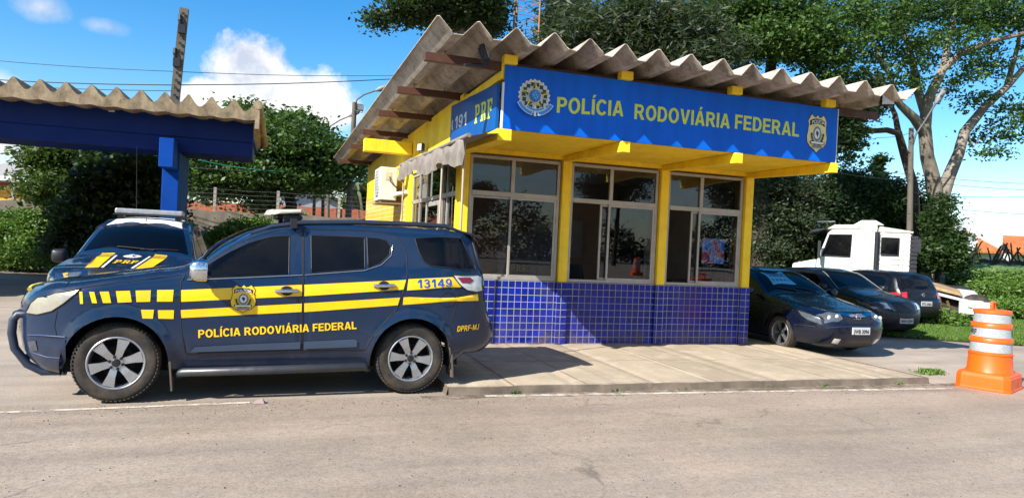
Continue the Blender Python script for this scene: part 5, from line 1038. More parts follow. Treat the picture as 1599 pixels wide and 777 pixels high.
LF['lush'] = leaf_mat('leaf_lush', (.045, .10, .012), (.10, .19, .028), (.19, .27, .06)); LF['tree'] = leaf_mat('leaf_tree', (.018, .042, .011), (.048, .105, .018), (.13, .22, .04))
BARK = M('bark_pale', '#7d7468', .9, var=.35, scale=3, dirt='#36302a', dirt_amt=.75, bump=.8, streak='#5a5148'); BARKD = M('bark_dark', '#3a3128', .95, var=.3, scale=4, bump=.4)
def blob(px, py, Z, rx, ry, rd, w=1.): return (at(px, py, Z), rx*Z/FPX, ry*Z/FPX, rd, w)
def leaf_mesh(name, C, A, Bv, lv, mat, parent=None):
    n = len(C); V = np.stack([C-A, C-Bv, C+A, C+Bv], 1).reshape(-1, 3).astype(np.float32); me = bpy.data.meshes.new(name)
    me.vertices.add(4*n); me.vertices.foreach_set('co', V.ravel()); me.loops.add(4*n); me.loops.foreach_set('vertex_index', np.arange(4*n, dtype=np.int32)); me.polygons.add(n)
    me.polygons.foreach_set('loop_start', np.arange(0, 4*n, 4, dtype=np.int32)); me.update(calc_edges=True)
    at_ = me.attributes.new('lv', 'FLOAT', 'FACE'); at_.data.foreach_set('value', lv.astype(np.float32)); me.materials.append(mat)
    o = bpy.data.objects.new(name, me); COL.objects.link(o)
    if parent: o.parent = parent; o.matrix_parent_inverse = parent.matrix_world.inverted() if False else Matrix.Translation(-Vector(parent.location))
    return o
def crown(name, blobs, n, size, mat, parent=None, clump=.45, per=28, seed=1, elong=2.2, flat=.55, droop=0., shell=2.4):
    g = np.random.default_rng(seed); vol = np.array([b[1]*b[2]*b[3]*b[4] for b in blobs])**.75; vol /= vol.sum(); Cs = []; LV = []
    for b, f in zip(blobs, vol):
        k = max(3, int(n*f/per)); d = g.normal(size=(k, 3)); d /= np.linalg.norm(d, axis=1)[:, None]; r = g.random(k)**(1/shell)*(1+g.normal(0, .10, k))
        q = d*r[:, None]; c = np.array(b[0])+q[:, :1]*b[1]*RT+q[:, 1:2]*b[2]*np.array([0, 0, 1.])+q[:, 2:]*b[3]*np.array([FW[0], FW[1], 0])
        m_ = g.poisson(per, k).clip(4); idx = np.repeat(np.arange(k), m_); off = g.normal(size=(len(idx), 3))*clump*g.uniform(.5, 1.15, k)[idx][:, None]; off[:, 2] *= flat
        off[:, 2] -= droop*np.abs(off[:, 0]+off[:, 1])
        Cs.append(c[idx]+off); LV.append(np.clip(g.normal(.45, .16, k)[idx]+g.normal(0, .16, len(idx)), 0, 1))
    C = np.vstack(Cs); lv = np.concatenate(LV); N = len(C)
    a = g.normal(size=(N, 3)); a[:, 2] *= .6; a /= np.linalg.norm(a, axis=1)[:, None]; t = g.normal(size=(N, 3)); t -= (t*a).sum(1)[:, None]*a; t /= np.linalg.norm(t, axis=1)[:, None]
    s = size*g.uniform(.6, 1.3, N)[:, None]
    return leaf_mesh(name, C, a*s*.5*elong**.5, t*s*.5/elong**.5, lv, mat, parent)
def tree(name, label, base, limbs, blobs, n, size, mat, bark=BARKD, group=None, cat='tree', **k):
    base = np.array(base); o = tag(empty(name, tuple(base)), label, cat, group); b = MB()
    for pts, r in limbs:
        P = [Vector(np.array(p)-base) for p in pts]
        rr = np.linspace(r[0], r[1], len(P)) if len(r) == 2 else r
        b.tube(P, list(rr), 9)
    if limbs: b.build('trunk', bark, o, 60)
    crown('crown', blobs, n, size, LF[mat], o, **k); return o
def gp(px, Z, z=GZ): p = at(px, 400, Z); return (p[0], p[1], z)
def limb(*pp): return [at(*p) for p in pp]
# the big spreading tree on the right
Zb = 27; B0 = gp(1458, Zb)
L1 = [([B0, at(1458, 400, Zb), at(1462, 340, Zb), at(1464, 312, Zb)], (.50, .40, .36, .34)),
      (limb((1463, 318, Zb), (1456, 275, Zb-.2), (1448, 245, Zb-.4), (1444, 198, Zb-.8), (1449, 156, Zb-1), (1473, 107, Zb-1.2), (1502, 82, Zb-1.4), (1545, 65, Zb-1.6), (1600, 52, Zb-1.8)), (.30, .27, .25, .23, .19, .15, .12, .10, .07)),
      (limb((1466, 318, Zb), (1482, 275, Zb+.2), (1497, 240, Zb+.3), (1506, 206, Zb+.4), (1539, 165, Zb+.6), (1572, 136, Zb+.8), (1606, 98, Zb+1)), (.32, .24, .21, .19, .16, .13, .10)),
      (limb((1446, 210, Zb-.7), (1428, 185, Zb-1), (1407, 165, Zb-1.5), (1385, 140, Zb-2), (1350, 110, Zb-2.6)), (.22, .17, .13, .10, .06)),
      (limb((1446, 180, Zb-.8), (1433, 140, Zb-.8), (1425, 95, Zb-.6), (1412, 50, Zb-.5), (1390, 5, Zb)), (.18, .15, .12, .09, .05)),
      (limb((1473, 107, Zb-1.2), (1480, 70, Zb-1), (1490, 30, Zb-1), (1492, -10, Zb-1)), (.13, .10, .07, .05)),
      (limb((1506, 206, Zb+.4), (1520, 230, Zb+.4), (1530, 215, Zb+.2)), (.07, .05, .03)), (limb((1572, 136, Zb+.8), (1590, 70, Zb+.5), (1596, 10, Zb)), (.12, .08, .05)),
      (limb((1407, 165, Zb-1.5), (1390, 120, Zb-1.8), (1360, 60, Zb-2), (1340, 20, Zb-2)), (.10, .08, .06, .04))]
BL1 = [blob(*q) for q in ((1340, 22, 25, 80, 38, 2.6), (1440, 12, 26, 80, 30, 2.8, .9), (1530, 20, 27, 70, 32, 2.8, .9), (1590, 40, 27, 40, 40, 2.4, .8), (1390, 75, 25.5, 55, 26, 2.2, .8), (1300, 75, 24.5, 50, 28, 2.2), (1480, 70, 26, 45, 24, 2, .55), (1555, 95, 27, 45, 22, 2, .6),
                            (1350, 118, 24.8, 40, 18, 1.6, .7), (1420, 125, 25.5, 30, 20, 1.6, .5), (1498, 128, 26.6, 26, 18, 1.5, .5), (1535, 150, 27.5, 22, 20, 1.4, .5), (1570, 205, 27.6, 34, 22, 1.6, .8), (1540, 235, 27.4, 22, 12, 1.2, .6), (1592, 170, 27.6, 20, 26, 1.6, .6), (1330, 195, 25, 26, 22, 1.3, .6), (1322, 240, 25, 16, 20, 1., .6), (1250, 45, 24, 50, 40, 2.4, .9))]
tree('spreading_tree', 'large spreading tree with pale forked trunk and dark open canopy on the right', B0, L1, BL1, 33000, .115, 'tree', BARK, clump=.36, per=64, seed=11, elong=1.9, flat=.42)
B2 = gp(1432, 25.6); tree('spreading_tree', 'slim dark tree with one horizontal branch leaning beside the utility pole', B2, [([B2, at(1430, 350, 25.6), at(1426, 288, 25.4), at(1412, 240, 25.2), at(1403, 208, 25), at(1385, 203, 24.8), at(1357, 205, 24.6), at(1330, 200, 24.5), at(1306, 205, 24.4)], (.22, .19, .17, .15, .13, .10, .09, .06, .03)), (limb((1403, 208, 25), (1398, 180, 25), (1385, 150, 24.8), (1370, 110, 24.6)), (.11, .09, .07, .04))],
     [blob(1318, 215, 24.4, 18, 24, 1, 1), blob(1340, 160, 24.6, 30, 24, 1.4, .8), blob(1305, 180, 24.2, 16, 18, 1, .8)], 9000, .12, 'dark', clump=.30, per=30, seed=12, flat=.5)
# trees behind the post
Bc = gp(1010, 24.5); tree('feathery_tree', 'grey-green feathery tree rising behind the middle of the roof', Bc, [([Bc, at(1010, 200, 24.5), at(1005, 60, 24.5)], (.35, .25, .12)), (limb((1010, 180, 24.5), (940, 90, 24), (900, 40, 24)), (.14, .1, .05)), (limb((1010, 150, 24.5), (1070, 60, 24), (1100, 20, 24)), (.14, .1, .05))],
     [blob(*q) for q in ((905, 55, 23, 60, 40, 2), (985, 35, 23.5, 60, 45, 2.4), (1060, 45, 23.5, 55, 45, 2.2), (960, 85, 23, 60, 28, 1.8), (1050, 95, 23, 60, 24, 1.8), (880, 20, 24, 28, 34, 1.4), (1110, 85, 23, 40, 30, 1.6))], 44000, .14, 'grey', clump=.38, per=46, seed=13, elong=5., flat=.8, droop=.5)
Bd = gp(1190, 26); tree('leafy_tree', 'dark leafy tree with sunlit lower sprays behind the right half of the roof', Bd, [([Bd, at(1195, 200, 26), at(1205, 90, 25.5), at(1225, 40, 25.5)], (.38, .28, .18, .1)), (limb((1198, 150, 26), (1160, 90, 25), (1130, 40, 25)), (.16, .1, .06)), (limb((1205, 90, 25.5), (1250, 70, 25), (1300, 60, 25)), (.12, .09, .05))],
     [blob(*q) for q in ((1150, 15, 25, 60, 34, 2.2), (1225, 18, 25, 55, 40, 2.2), (1185, 70, 24.5, 45, 30, 1.8, .8), (1250, 80, 24.2, 42, 26, 1.8, .8), (1290, 110, 24.2, 36, 22, 1.5, .6), (1140, 70, 24.5, 30, 26, 1.5))], 23000, .12, 'tree', clump=.34, per=56, seed=14, elong=1.9, flat=.45)
Be = gp(740, 22.5); tree('leafy_tree', 'dark tree with pale bare branches above the front left corner of the roof', Be, [([Be, at(745, 200, 22.5), at(748, 70, 22), at(722, 12, 21.5), at(705, -30, 21)], (.34, .28, .2, .14, .1)), (limb((748, 70, 22), (700, 25, 21.5), (655, -5, 21)), (.12, .08, .05)), (limb((748, 60, 22), (775, 20, 21.5), (790, -20, 21)), (.14, .1, .06)), (limb((735, 55, 22), (690, 40, 21.5), (640, 22, 21), (600, 26, 20.8)), (.07, .05, .04, .02))],
     [blob(*q) for q in ((660, 8, 21, 46, 22, 1.4), (720, 5, 21.2, 50, 22, 1.6), (764, 15, 21.2, 24, 26, 1.2), (588, 28, 20.8, 14, 9, .5, 1.4), (630, 22, 20.9, 18, 12, .7, 1.2), (700, 32, 21.4, 24, 10, .8), (762, 38, 22, 24, 12, .8), (680, -40, 21.5, 80, 26, 1.6))], 30000, .11, 'dark', BARK, clump=.26, per=36, seed=15, elong=2.2, flat=.55)
# left side trees
B3 = gp(120, 22); tree('dense_tree', 'tree with bright feathery foliage between the carport beam and the dark shrub', B3, [([B3, at(120, 330, 22), at(115, 250, 22)], (.22, .18, .08))], [blob(*q) for q in ((100, 250, 22, 44, 26, 1.4), (140, 238, 22, 60, 24, 1.4), (110, 290, 22, 60, 36, 1.6, .8))], 30000, .11, 'bright', clump=.26, per=36, seed=16, elong=2.6)
B4 = gp(195, 20.5); tree('dense_tree', 'dense dark shrubby tree with glossy leaves behind the pickup', B4, [([B4, at(195, 330, 20.5), at(195, 270, 20.5)], (.2, .16, .08))], [blob(*q) for q in ((180, 290, 20.4, 62, 44, 1.5), (225, 270, 20.3, 40, 40, 1.4), (150, 340, 20.4, 44, 38, 1.3), (205, 350, 20.4, 62, 50, 1.5), (128, 372, 20.5, 24, 24, .9), (240, 330, 20.4, 30, 50, 1.2))], 36000, .14, 'dark', clump=.28, per=34, seed=17, elong=1.8)
B5 = gp(420, 31); tree('dense_tree', 'broad green tree behind the boundary wall left of the post', B5, [([B5, at(418, 330, 31), at(420, 280, 31)], (.45, .4, .2)), ([gp(450, 31), at(455, 320, 31), at(440, 260, 31)], (.3, .25, .15))],
     [blob(*q) for q in ((350, 240, 30, 52, 34, 2.4), (415, 215, 30.5, 48, 26, 2.4), (470, 232, 30.5, 55, 34, 2.6), (520, 250, 31, 42, 32, 2.2), (400, 275, 30, 70, 30, 2.4), (480, 278, 30.5, 60, 22, 2.2), (330, 285, 29.8, 34, 34, 1.8), (468, 193, 31, 26, 13, 1.2), (430, 190, 31, 22, 12, 1), (552, 250, 31.5, 20, 22, 1.2), (400, 178, 31, 14, 18, .8, .8), (372, 178, 31, 12, 14, .7, .8), (405, 310, 30.5, 14, 26, 1), (420, 195, 31, 30, 16, 1.2), (335, 205, 30, 30, 22, 1.4))], 80000, .15, 'tree', clump=.40, per=50, seed=18, elong=1.9, flat=.5)
bp = gp(545, 40); pr_ = tag(empty('palm_tree', bp), 'pale palm fronds beyond the wall left of the post corner', 'palm'); b = MB(); b.tube([(0, 0, 0), (.1, 0, 2.5), (0, 0, 4.3)], [.2, .17, .13], 9); b.build('trunk', BARK, pr_, 60)
C = []; A = []; Bv = []; g = np.random.default_rng(3)
for k in range(22):
    a = g.uniform(0, 2*PI); e = g.uniform(.1, 1.1); Lf = g.uniform(1.6, 2.6); d = np.array([math.cos(a), math.sin(a), 0])
    for t in np.linspace(.08, 1, 26):
        p = np.array([0, 0, 4.3])+d*Lf*t*math.cos(e*(1-t))+np.array([0, 0, 1])*(Lf*(math.sin(e)*t-.9*t*t))
        for s_ in (-1, 1):
            sd = np.array([-d[1], d[0], 0])*s_; ll = .5*(1-.6*t); v_ = (sd*.7+d*.5+np.array([0, 0, -.5])); v_ /= np.linalg.norm(v_); C.append(p+v_*ll/2); A.append(v_*ll/2); w_ = np.cross(v_, d); Bv.append(w_/np.linalg.norm(w_)*.035)
leaf_mesh('crown', np.array(C)+np.array(bp), np.array(A), np.array(Bv), g.uniform(.2, 1, len(C)), LF['palm'], pr_)
b6 = gp(590, 42); tree('dense_tree', 'small green tree beyond the brick wall beside the yellow corner', b6, [([b6, at(590, 330, 42)], (.15, .1))], [blob(585, 305, 42, 26, 26, 1.5), blob(560, 320, 42, 20, 18, 1.4), blob(600, 290, 42, 18, 18, 1.2)], 9000, .2, 'bright', clump=.35, per=30, seed=19)
# right: dark belt of trees behind the cars
for k, (px, Z, mat, lab, bl, n) in enumerate((
    (1215, 27, 'grey', 'grey-green tree directly right of the post, behind the blue sedan', ((1200, 290, 26.5, 34, 26, 1.6), (1235, 300, 26.5, 34, 26, 1.6), (1205, 340, 26.5, 36, 36, 1.6), (1195, 390, 26.5, 34, 32, 1.4), (1240, 350, 26.5, 30, 36, 1.6)), 18000),
    (1275, 27.5, 'dark', 'dark tree behind the bonnet of the white lorry', ((1270, 310, 27.4, 40, 38, 1.8), (1250, 360, 27.2, 40, 40, 1.6), (1305, 330, 27.5, 34, 34, 1.8), (1240, 400, 27.2, 40, 30, 1.4), (1290, 375, 27.6, 40, 40, 1.4)), 20000),
    (1345, 28, 'mid', 'dark green tree with light sprays above the white lorry cab', ((1335, 300, 28, 34, 32, 1.8), (1370, 318, 28, 32, 32, 1.8), (1350, 345, 28.4, 44, 26, 1.6), (1318, 280, 28, 18, 20, 1.), (1300, 350, 28.4, 30, 40, 1.4)), 16000),
    (1400, 28.4, 'dark', 'dark rounded tree behind the utility pole and the lorry sleeper', ((1400, 315, 28.4, 28, 34, 1.6), (1425, 345, 28.4, 26, 40, 1.6), (1390, 345, 28.4, 36, 36, 1.6), (1430, 390, 28.4, 30, 30, 1.4)), 14000))):
    bs_ = gp(px, Z); tree('belt_tree', lab, bs_, [([bs_, at(px, 360, Z), at(px, 310, Z)], (.25, .2, .1))], [blob(*q) for q in bl], int(n*2.1), .10, mat, clump=.32, per=44, seed=30+k, group='trees behind the parked cars')
b7 = gp(1372, 32); tree('slender_tree', 'slender creeper-clad spire of leaves rising above the tree belt', b7, [([b7, at(1372, 330, 32), at(1371, 245, 32)], (.12, .1, .05))], [blob(1372, 262, 32, 6, 20, .3), blob(1375, 248, 32, 5, 9, .25), blob(1370, 285, 32, 9, 18, .4), blob(1368, 310, 32, 14, 20, .6)], 3500, .16, 'mid', clump=.16, per=20, seed=41)
b8 = gp(1466, 24.5); tree('leafy_shrub', 'bright leafy shrub in front of the forked trunk beside the lorry', b8, [([b8, at(1466, 390, 24.5), at(1464, 340, 24.5)], (.1, .08, .04))], [blob(*q) for q in ((1466, 345, 24.4, 16, 30, .7), (1478, 380, 24.4, 24, 26, .9), (1455, 395, 24.4, 26, 26, .9), (1480, 410, 24.4, 26, 14, .8), (1472, 318, 24.5, 8, 14, .4))], 14000, .10, 'mid', clump=.24, per=30, seed=42, cat='shrub', flat=.5)
# plants on the left bank and against the wall
U = [blob(px, py, Z, rx, ry, rd, 1.) for px, py, Z, rx, ry, rd in ((15, 375, 22, 40, 30, 1), (60, 390, 21.5, 40, 24, 1), (100, 395, 20.8, 40, 18, .9), (20, 400, 21.5, 50, 16, 1), (-40, 380, 22, 50, 30, 1.2), (70, 352, 22.2, 36, 22, .9), (95, 372, 21, 26, 20, .8), (30, 345, 22.6, 40, 14, .8), (120, 410, 20.4, 30, 10, .7))]
tag(crown('undergrowth', U, 40000, .09, LF['lush'], None, clump=.26, per=30, seed=50, elong=1.7), 'tangled sunlit weeds and low bushes on the bank at the left edge of the yard', 'undergrowth', kind='stuff')
b9 = gp(375, 23.5); tree('climbing_shrub', 'pale green climbing shrub sprawling over the wall above the SUV bonnet', b9, [([b9, at(375, 370, 23.5)], (.06, .03))], [blob(*q) for q in ((380, 352, 23.4, 20, 8, .5), (355, 362, 23.4, 20, 10, .5), (405, 348, 23.5, 16, 5, .4), (340, 372, 23.3, 18, 10, .5), (365, 372, 23.3, 30, 10, .5))], 7000, .11, 'lush', clump=.16, per=22, seed=51, cat='shrub')
b10 = gp(110, 19.6); tree('leafy_shrub', 'low pale shrub beside the pickup mirror', b10, [([b10, at(110, 385, 19.6)], (.05, .03))], [blob(105, 372, 19.6, 18, 18, .6), (blob(118, 388, 19.6, 20, 12, .6)), blob(96, 388, 19.6, 16, 10, .5)], 3500, .13, 'grey', clump=.2, per=22, seed=52, cat='shrub')
# grass: blades on the right verge
def blades(name, fn, n, h, label, seed):
    g = np.random.default_rng(seed); P = fn(g, n); n = len(P); a = g.uniform(0, 2*PI, n); l = np.stack([g.normal(0, .35, n), g.normal(0, .35, n), np.ones(n)], 1)*(h*g.uniform(.4, 1.3, n))[:, None]
    w = np.stack([np.cos(a), np.sin(a), np.zeros(n)], 1)*(.006+.009*g.random(n))[:, None]; C = P+l*.5
    return tag(leaf_mesh(name, C, l*.5, w, np.clip(g.normal(.5, .22, n), 0, 1), LF['lush'], None), label, 'grass', kind='stuff')
def fr(g, n):
    out = []
    while sum(map(len, out)) < n:
        px = g.uniform(1380, 1640, n); py = 545-g.random(n)**1.5*118; k = 0; o = []
        for x, y in zip(px[:6000], py[:6000]):
            p = ong(x, y)
            for _ in range(3): p = ong(x, y, gz(p[0], p[1]))
            if inside(p[:2], grassp) and p[0] < 60: p[2] = gz(p[0], p[1]); o.append(p)
        out.append(np.array(o))
    return np.vstack(out)[:n]
blades('grass', fr, 70000, .075, 'bright green grass and weeds on the verge and bank at the right', 60)
def weeds(g, n): t = g.beta(.6, .6, n); return np.stack([PX0+.6+t*(PX1-PX0-.6), PY0-.02+g.normal(0, .012, n)-.012, np.full(n, GZ)], 1)[np.sin(t*37)+np.sin(t*91) > 1.25]
blades('grass', weeds, 900, .03, 'tiny weeds growing along the foot of the kerb', 61)
def tuft(g, n): c = ong(1452, 582); return np.stack([c[0]+g.normal(0, .11, n), c[1]+g.normal(0, .06, n), np.full(n, GZ-.005)], 1)
blades('grass', tuft, 500, .06, 'small tuft of grass by the pavement corner near the barrel', 62)
Rb = [blob(px, py, Z, rx, ry, rd) for px, py, Z, rx, ry, rd in ((1520, 438, 27, 50, 9, 1.4), (1575, 440, 25, 40, 14, 1.4), (1595, 460, 23, 30, 16, 1.2), (1545, 455, 23.5, 34, 12, 1), (1590, 480, 21, 30, 10, 1), (1480, 497, 17.6, 22, 7, .4))]
tag(crown('undergrowth', Rb, 30000, .085, LF['lush'], None, clump=.22, per=26, seed=53, elong=2.4), 'thick green weeds on the bank around the wrecked flatbed', 'undergrowth', kind='stuff')
# trees across the road behind the viewer, seen mirrored in the window glass
for k, (x, y, h, r) in enumerate(((12.5, -46, 6.2, 1.5), (26, -46, 10, 3.), (38, -44, 11, 3.4), (52, -60, 10, 5))):
    o = tag(empty('roadside_tree', (x, y, GZ)), 'roadside tree across the road that the window glass mirrors', 'tree', 'trees mirrored in the windows')
    MB().tube([(0, 0, 0), (.1, 0, h*.5), (0, .1, h*.85)], [.25, .18, .08], 9).build('trunk', BARKD, o, 60)
    crown('crown', [((x, y, h*.75), r, r*.7, r, 1), ((x+r*.6, y, h*.9), r*.7, r*.5, r*.6, 1), ((x-r*.5, y, h*.65), r*.7, r*.5, r*.7, 1)], 22000, .17, LF['shade'], o, clump=.45, per=50, seed=70+k)
hr = [((x, -58+3*math.sin(x), 2.0+.8*math.sin(x*.7)), 4, 3.4+1.0*math.sin(x*.31), 2, 1) for x in range(-60, 90, 5)]
tag(crown('far_treeline', hr, 70000, .30, LF['shade'], None, clump=.8, per=60, seed=80, shell=3), 'dark wood along the far side of the road, mirrored in the windows', 'wood', kind='stuff')
# ------------------------------------------------------------------ walls, houses
WALLM = M('boundary_wall', '#6f675b', .95, var=.35, scale=1.2, dirt='#26221c', dirt_amt=.75, bump=.3); WALLD = M('dark_wall', '#3a3834', .95, var=.3, scale=1.2, dirt='#1c1b18', dirt_amt=.6)
BRICK = tile_mat('red_brick', '#8e4a30', '#a65c3c', '#8a7c6e', .25, .09, .3)
def wall(name, pa, pb, z1, th, mat, label, cat='wall', z0=-.13):
    p, q = Vector((pa[0], pa[1], 0)), Vector((pb[0], pb[1], 0)); L_ = (q-p).length; n_ = 40; b = MB(); zt = [z1+.03*math.sin(i*1.7)+.02*random.random() for i in range(n_+1)]
    xs = np.linspace(0, L_, n_+1); V = [(x, y, z) for x, t in zip(xs, zt) for y in (0, th) for z in (z0, t)]
    for i in range(n_):
        a = i*4; c = a+4; b.f += [(a, c, c+1, a+1), (a+2, a+3, c+3, c+2), (a+1, c+1, c+3, a+3)]; b.m += [0]*3
    b.v = V; b.f += [(0, 1, 3, 2), (n_*4, n_*4+2, n_*4+3, n_*4+1)]; b.m += [0, 0]
    o = b.build(name, mat); o.location = (p.x, p.y, 0); o.rotation_euler = (0, 0, math.atan2(q.y-p.y, q.x-p.x)); return tag(o, label, cat)
w1, w2 = at(-60, 330, 24.2), at(640, 350, 27); wall('boundary_wall', w1, w2, 2.17, .2, WALLM, 'long weathered grey boundary wall at the back of the yard on the left')
fn = tag(empty('barbed_fence', (w1[0], w1[1], 0), math.atan2(w2[1]-w1[1], w2[0]-w1[0])), 'concrete posts strung with barbed wire along the top of the boundary wall', 'fence'); FL = math.hypot(w2[0]-w1[0], w2[1]-w1[1])
POSTM = M('concrete_post', '#8d8678', .9, var=.2); WIREM = M('wire_dark', '#2a2c2e', .6); WIREP = M('wire_pale', '#6f7476', .5, .5)
for k in range(7): MB().box(FL*(.10+k*.145)-.05, FL*(.10+k*.145)+.05, .04, .14, 2.0, 3.05).build('post', POSTM, fn)
for k in range(5):
    b = MB(); z = 2.35+.16*k; b.tube([(FL*t, .03, z-.03*math.sin(t*23)**2) for t in np.linspace(0, 1, 24)], .004, 5); b.build('barbed_wire', WIREP, fn)
wall('brick_wall', at(280, 330, 37), at(600, 345, 39), 2.95, .2, BRICK, 'unplastered red brick wall beyond the boundary wall')
WH = M('house_white', '#b9bcc2', .8, var=.08, dirt='#77706a', dirt_amt=.25); RT1 = M('roof_dark', '#4c443e', .9)
hp = at(436, 340, 42); hq = at(530, 345, 44); hl_ = math.hypot(hq[0]-hp[0], hq[1]-hp[1]); hs = tag(empty('white_house', (hp[0], hp[1], -.1), math.atan2(hq[1]-hp[1], hq[0]-hp[0])), 'white gabled house above the brick wall left of the post', 'house')
zl, zm, zr = at(436, 303, 42)[2]+.1, at(474, 292, 42.8)[2]+.1, at(529, 317, 44)[2]+.1
MB().prism([(0, 0), (hl_, 0), (hl_, zr), (hl_*.38, zm), (0, zl)], lambda x, z: (x, 0, z), lambda x, z: (x, 7, z)).build('wall', WH, hs); b = MB()
for (xa, za), (xb, zb) in (((-.25, zl-.02), (hl_*.38, zm+.03)), ((hl_*.38, zm+.03), (hl_+.3, zr-.04))): b.hexa([(xa, -.25, za), (xb, -.25, zb), (xb, 7.2, zb), (xa, 7.2, za)], [(xa, -.25, za+.12), (xb, -.25, zb+.12), (xb, 7.2, zb+.12), (xa, 7.2, za+.12)])
b.build('roof', RT1, hs)
hp = at(-60, 330, 40); hq = at(62, 330, 40); h2 = tag(empty('yellow_house', (hp[0], hp[1], -.1), math.atan2(hq[1]-hp[1], hq[0]-hp[0])), 'low house with grey roof and ochre wall behind the trees at the left edge', 'house'); hl_ = math.hypot(hq[0]-hp[0], hq[1]-hp[1])
zw = at(30, 283, 40)[2]+.1; MB().box(0, hl_, 0, 6, 0, zw).build('wall', M('ochre_wall', '#c08a1c', .8), h2); MB().box(.1, hl_-.1, -.05, -.001, zw-.35, zw-.05).build('red_band', M('band_red', '#7d3a2c', .8), h2)
b = MB(); b.hexa([(-.3, -.9, zw+.02), (hl_+.3, -.9, zw+.02), (hl_-.8, 4, zw+1.25), (-.3, 4, zw+1.25)], [(-.3, -.9, zw+.14), (hl_+.3, -.9, zw+.14), (hl_-.8, 4, zw+1.37), (-.3, 4, zw+1.37)]); b.build('roof', M('grey_roof', '#8f8b88', .8, var=.15), h2); MB().box(-.3, hl_+.25, -.95, -.905, zw-.02, zw+.20).build('gutter', WH, h2)
ORT = roof_mat('orange_tiles', '#a85a30', '#c47844', '#6e3c24', 'y'); hp = at(1470, 400, 44); hq = at(1700, 400, 44); h3 = tag(empty('tiled_house', (hp[0], hp[1], -.1), math.atan2(hq[1]-hp[1], hq[0]-hp[0])), 'white house with orange tiled roofs behind the dark wall on the right', 'house'); hl_ = math.hypot(hq[0]-hp[0], hq[1]-hp[1])
f3 = hl_/230; zw = at(1520, 393, 44)[2]+.1; zt2 = at(1520, 369, 44)[2]+.1+.25
MB().box(0, hl_, 0, 7, 0, zw).build('wall', WH, h3); b = MB(); xa, xb = 5*f3, 86*f3; b.hexa([(xa, -.7, zw-.05), (xb, -.7, zw-.05), (xb, 3, zt2), (xa+1.5*f3*20, 3, zt2)], [(xa, -.7, zw+.1), (xb, -.7, zw+.1), (xb, 3, zt2+.15), (xa+1.5*f3*20, 3, zt2+.15)]); b.hexa([(98*f3, -.7, zw-.05), (hl_, -.7, zw-.05), (hl_, 3, zt2-.1), (135*f3, 3, zt2-.1)], [(98*f3, -.7, zw+.1), (hl_, -.7, zw+.1), (hl_, 3, zt2+.05), (135*f3, 3, zt2+.05)]); b.build('tiled_roof', ORT, h3)
zpw = at(1570, 355, 44)[2]+.1; b = MB(); b.box(87*f3, 91*f3, -.2, 6, 0, zpw+.1); b.box(91*f3, hl_, 3.2, 3.5, 0, zpw-.1); b.build('parapet_wall', WH, h3)
ds = tag(empty('satellite_dish', tuple(at(1514, 379, 43)), 0), 'round white satellite dish in front of the orange tiled roof', 'satellite dish'); b = MB(); b.lathe([(0, .14), (.3, .10), (.55, .02), (.62, -.05), (.55, .0), (.3, .08), (0, .12)], (0, 0, 0), n=24); b.build('dish', WH, ds, 60); MB().tube([(0, .1, 0), (0, .3, -.4), (0, .3, -1.2)], .04, 6).build('mast', DARKMET, ds)
wall('dark_wall', at(1425, 420, 36), at(1720, 430, 33), at(1540, 405, 34.5)[2], .2, WALLD, 'dark stained boundary wall below the tiled house on the right')
for k, (px, t) in enumerate(((1497, -.2), (1528, .05), (1548, .25), (1578, 0), (1600, .1))):
    Zp = 32.6; p0 = at(px, 412, Zp); o = tag(empty('pollarded_bush', (p0[0], p0[1], -.1)), ('cut-back bare bush leaning left in front of the dark wall', 'cut-back bare bush with two upright stubs below the dish', 'cut-back bare bush leaning right against the white wall', 'cut-back bare bush with a fan of stubs below the right-hand roof', 'cut-back bare bush at the right edge of the picture')[k], 'bush', 'cut-back bare bushes'); b = MB(); h0 = p0[2]+.1
    g = random.Random(k); b.tube([(0, 0, 0), (0, 0, h0)], [.12, .09], 7)
    for q in range(5): a = g.uniform(-.7, .7)+t; L_ = g.uniform(.6, 1.1); b.tube([(0, 0, h0-.2), (math.sin(a)*L_*.5, g.uniform(-.2, .2), h0+L_*.3), (math.sin(a)*L_*.75, g.uniform(-.3, .3), h0+L_*.95)], [.05, .04, .032], 6)
    b.build('branches', BARKD, o, 60)
# ------------------------------------------------------------------ poles, wires, mast
POLE = M('pole_concrete', '#5a544c', .9, var=.2, scale=2, dirt='#3a352e', dirt_amt=.4)
Zp = 21.5; pt, pm, pb = at(288, 14, Zp), at(273, 158, Zp), at(247, 345, Zp); dv = (pb-pm)/(pm[2]-pb[2]); p0 = pm+dv*(pm[2]-GZ)
po = tag(empty('utility_pole', tuple(p0)), 'leaning grey concrete utility pole behind the carport', 'utility pole'); b = MB(); b.beam(Vector(pm-p0), (0, 0, 0), .34, .24, up=(0, 1, 0)); b.beam(Vector(pm-p0), Vector(pt-p0), .25, .18, up=(0, 1, 0)); sh = b.build('shaft', POLE, po)
b = MB(); d = (pt-pm)/np.linalg.norm(pt-pm)
for k in range(12): q = pm+(pt-pm)*(k+.7)/12.5-p0; b.box(q[0]-.035, q[0]+.035, q[1]-.15, q[1]-.12, q[2]-.035, q[2]+.035)
b.build('bolt_holes', BLK, sh)
for px, py in ((284, 44), (276, 96)):
    q = at(px, py, Zp-.12)-p0; b = MB(); b.box(q[0]-.10, q[0]+.10, q[1]-.06, q[1]+.26, q[2]-.16, q[2]+.10); b.tube([(q[0]-.05, q[1], q[2]+.09), (q[0]-.06, q[1], q[2]+.20), (q[0]-.06, q[1], q[2]+.24), (q[0]-.065, q[1], q[2]+.40)], [.03, .05, .065, .045], 10); b.build('insulator', DARKMET, po)
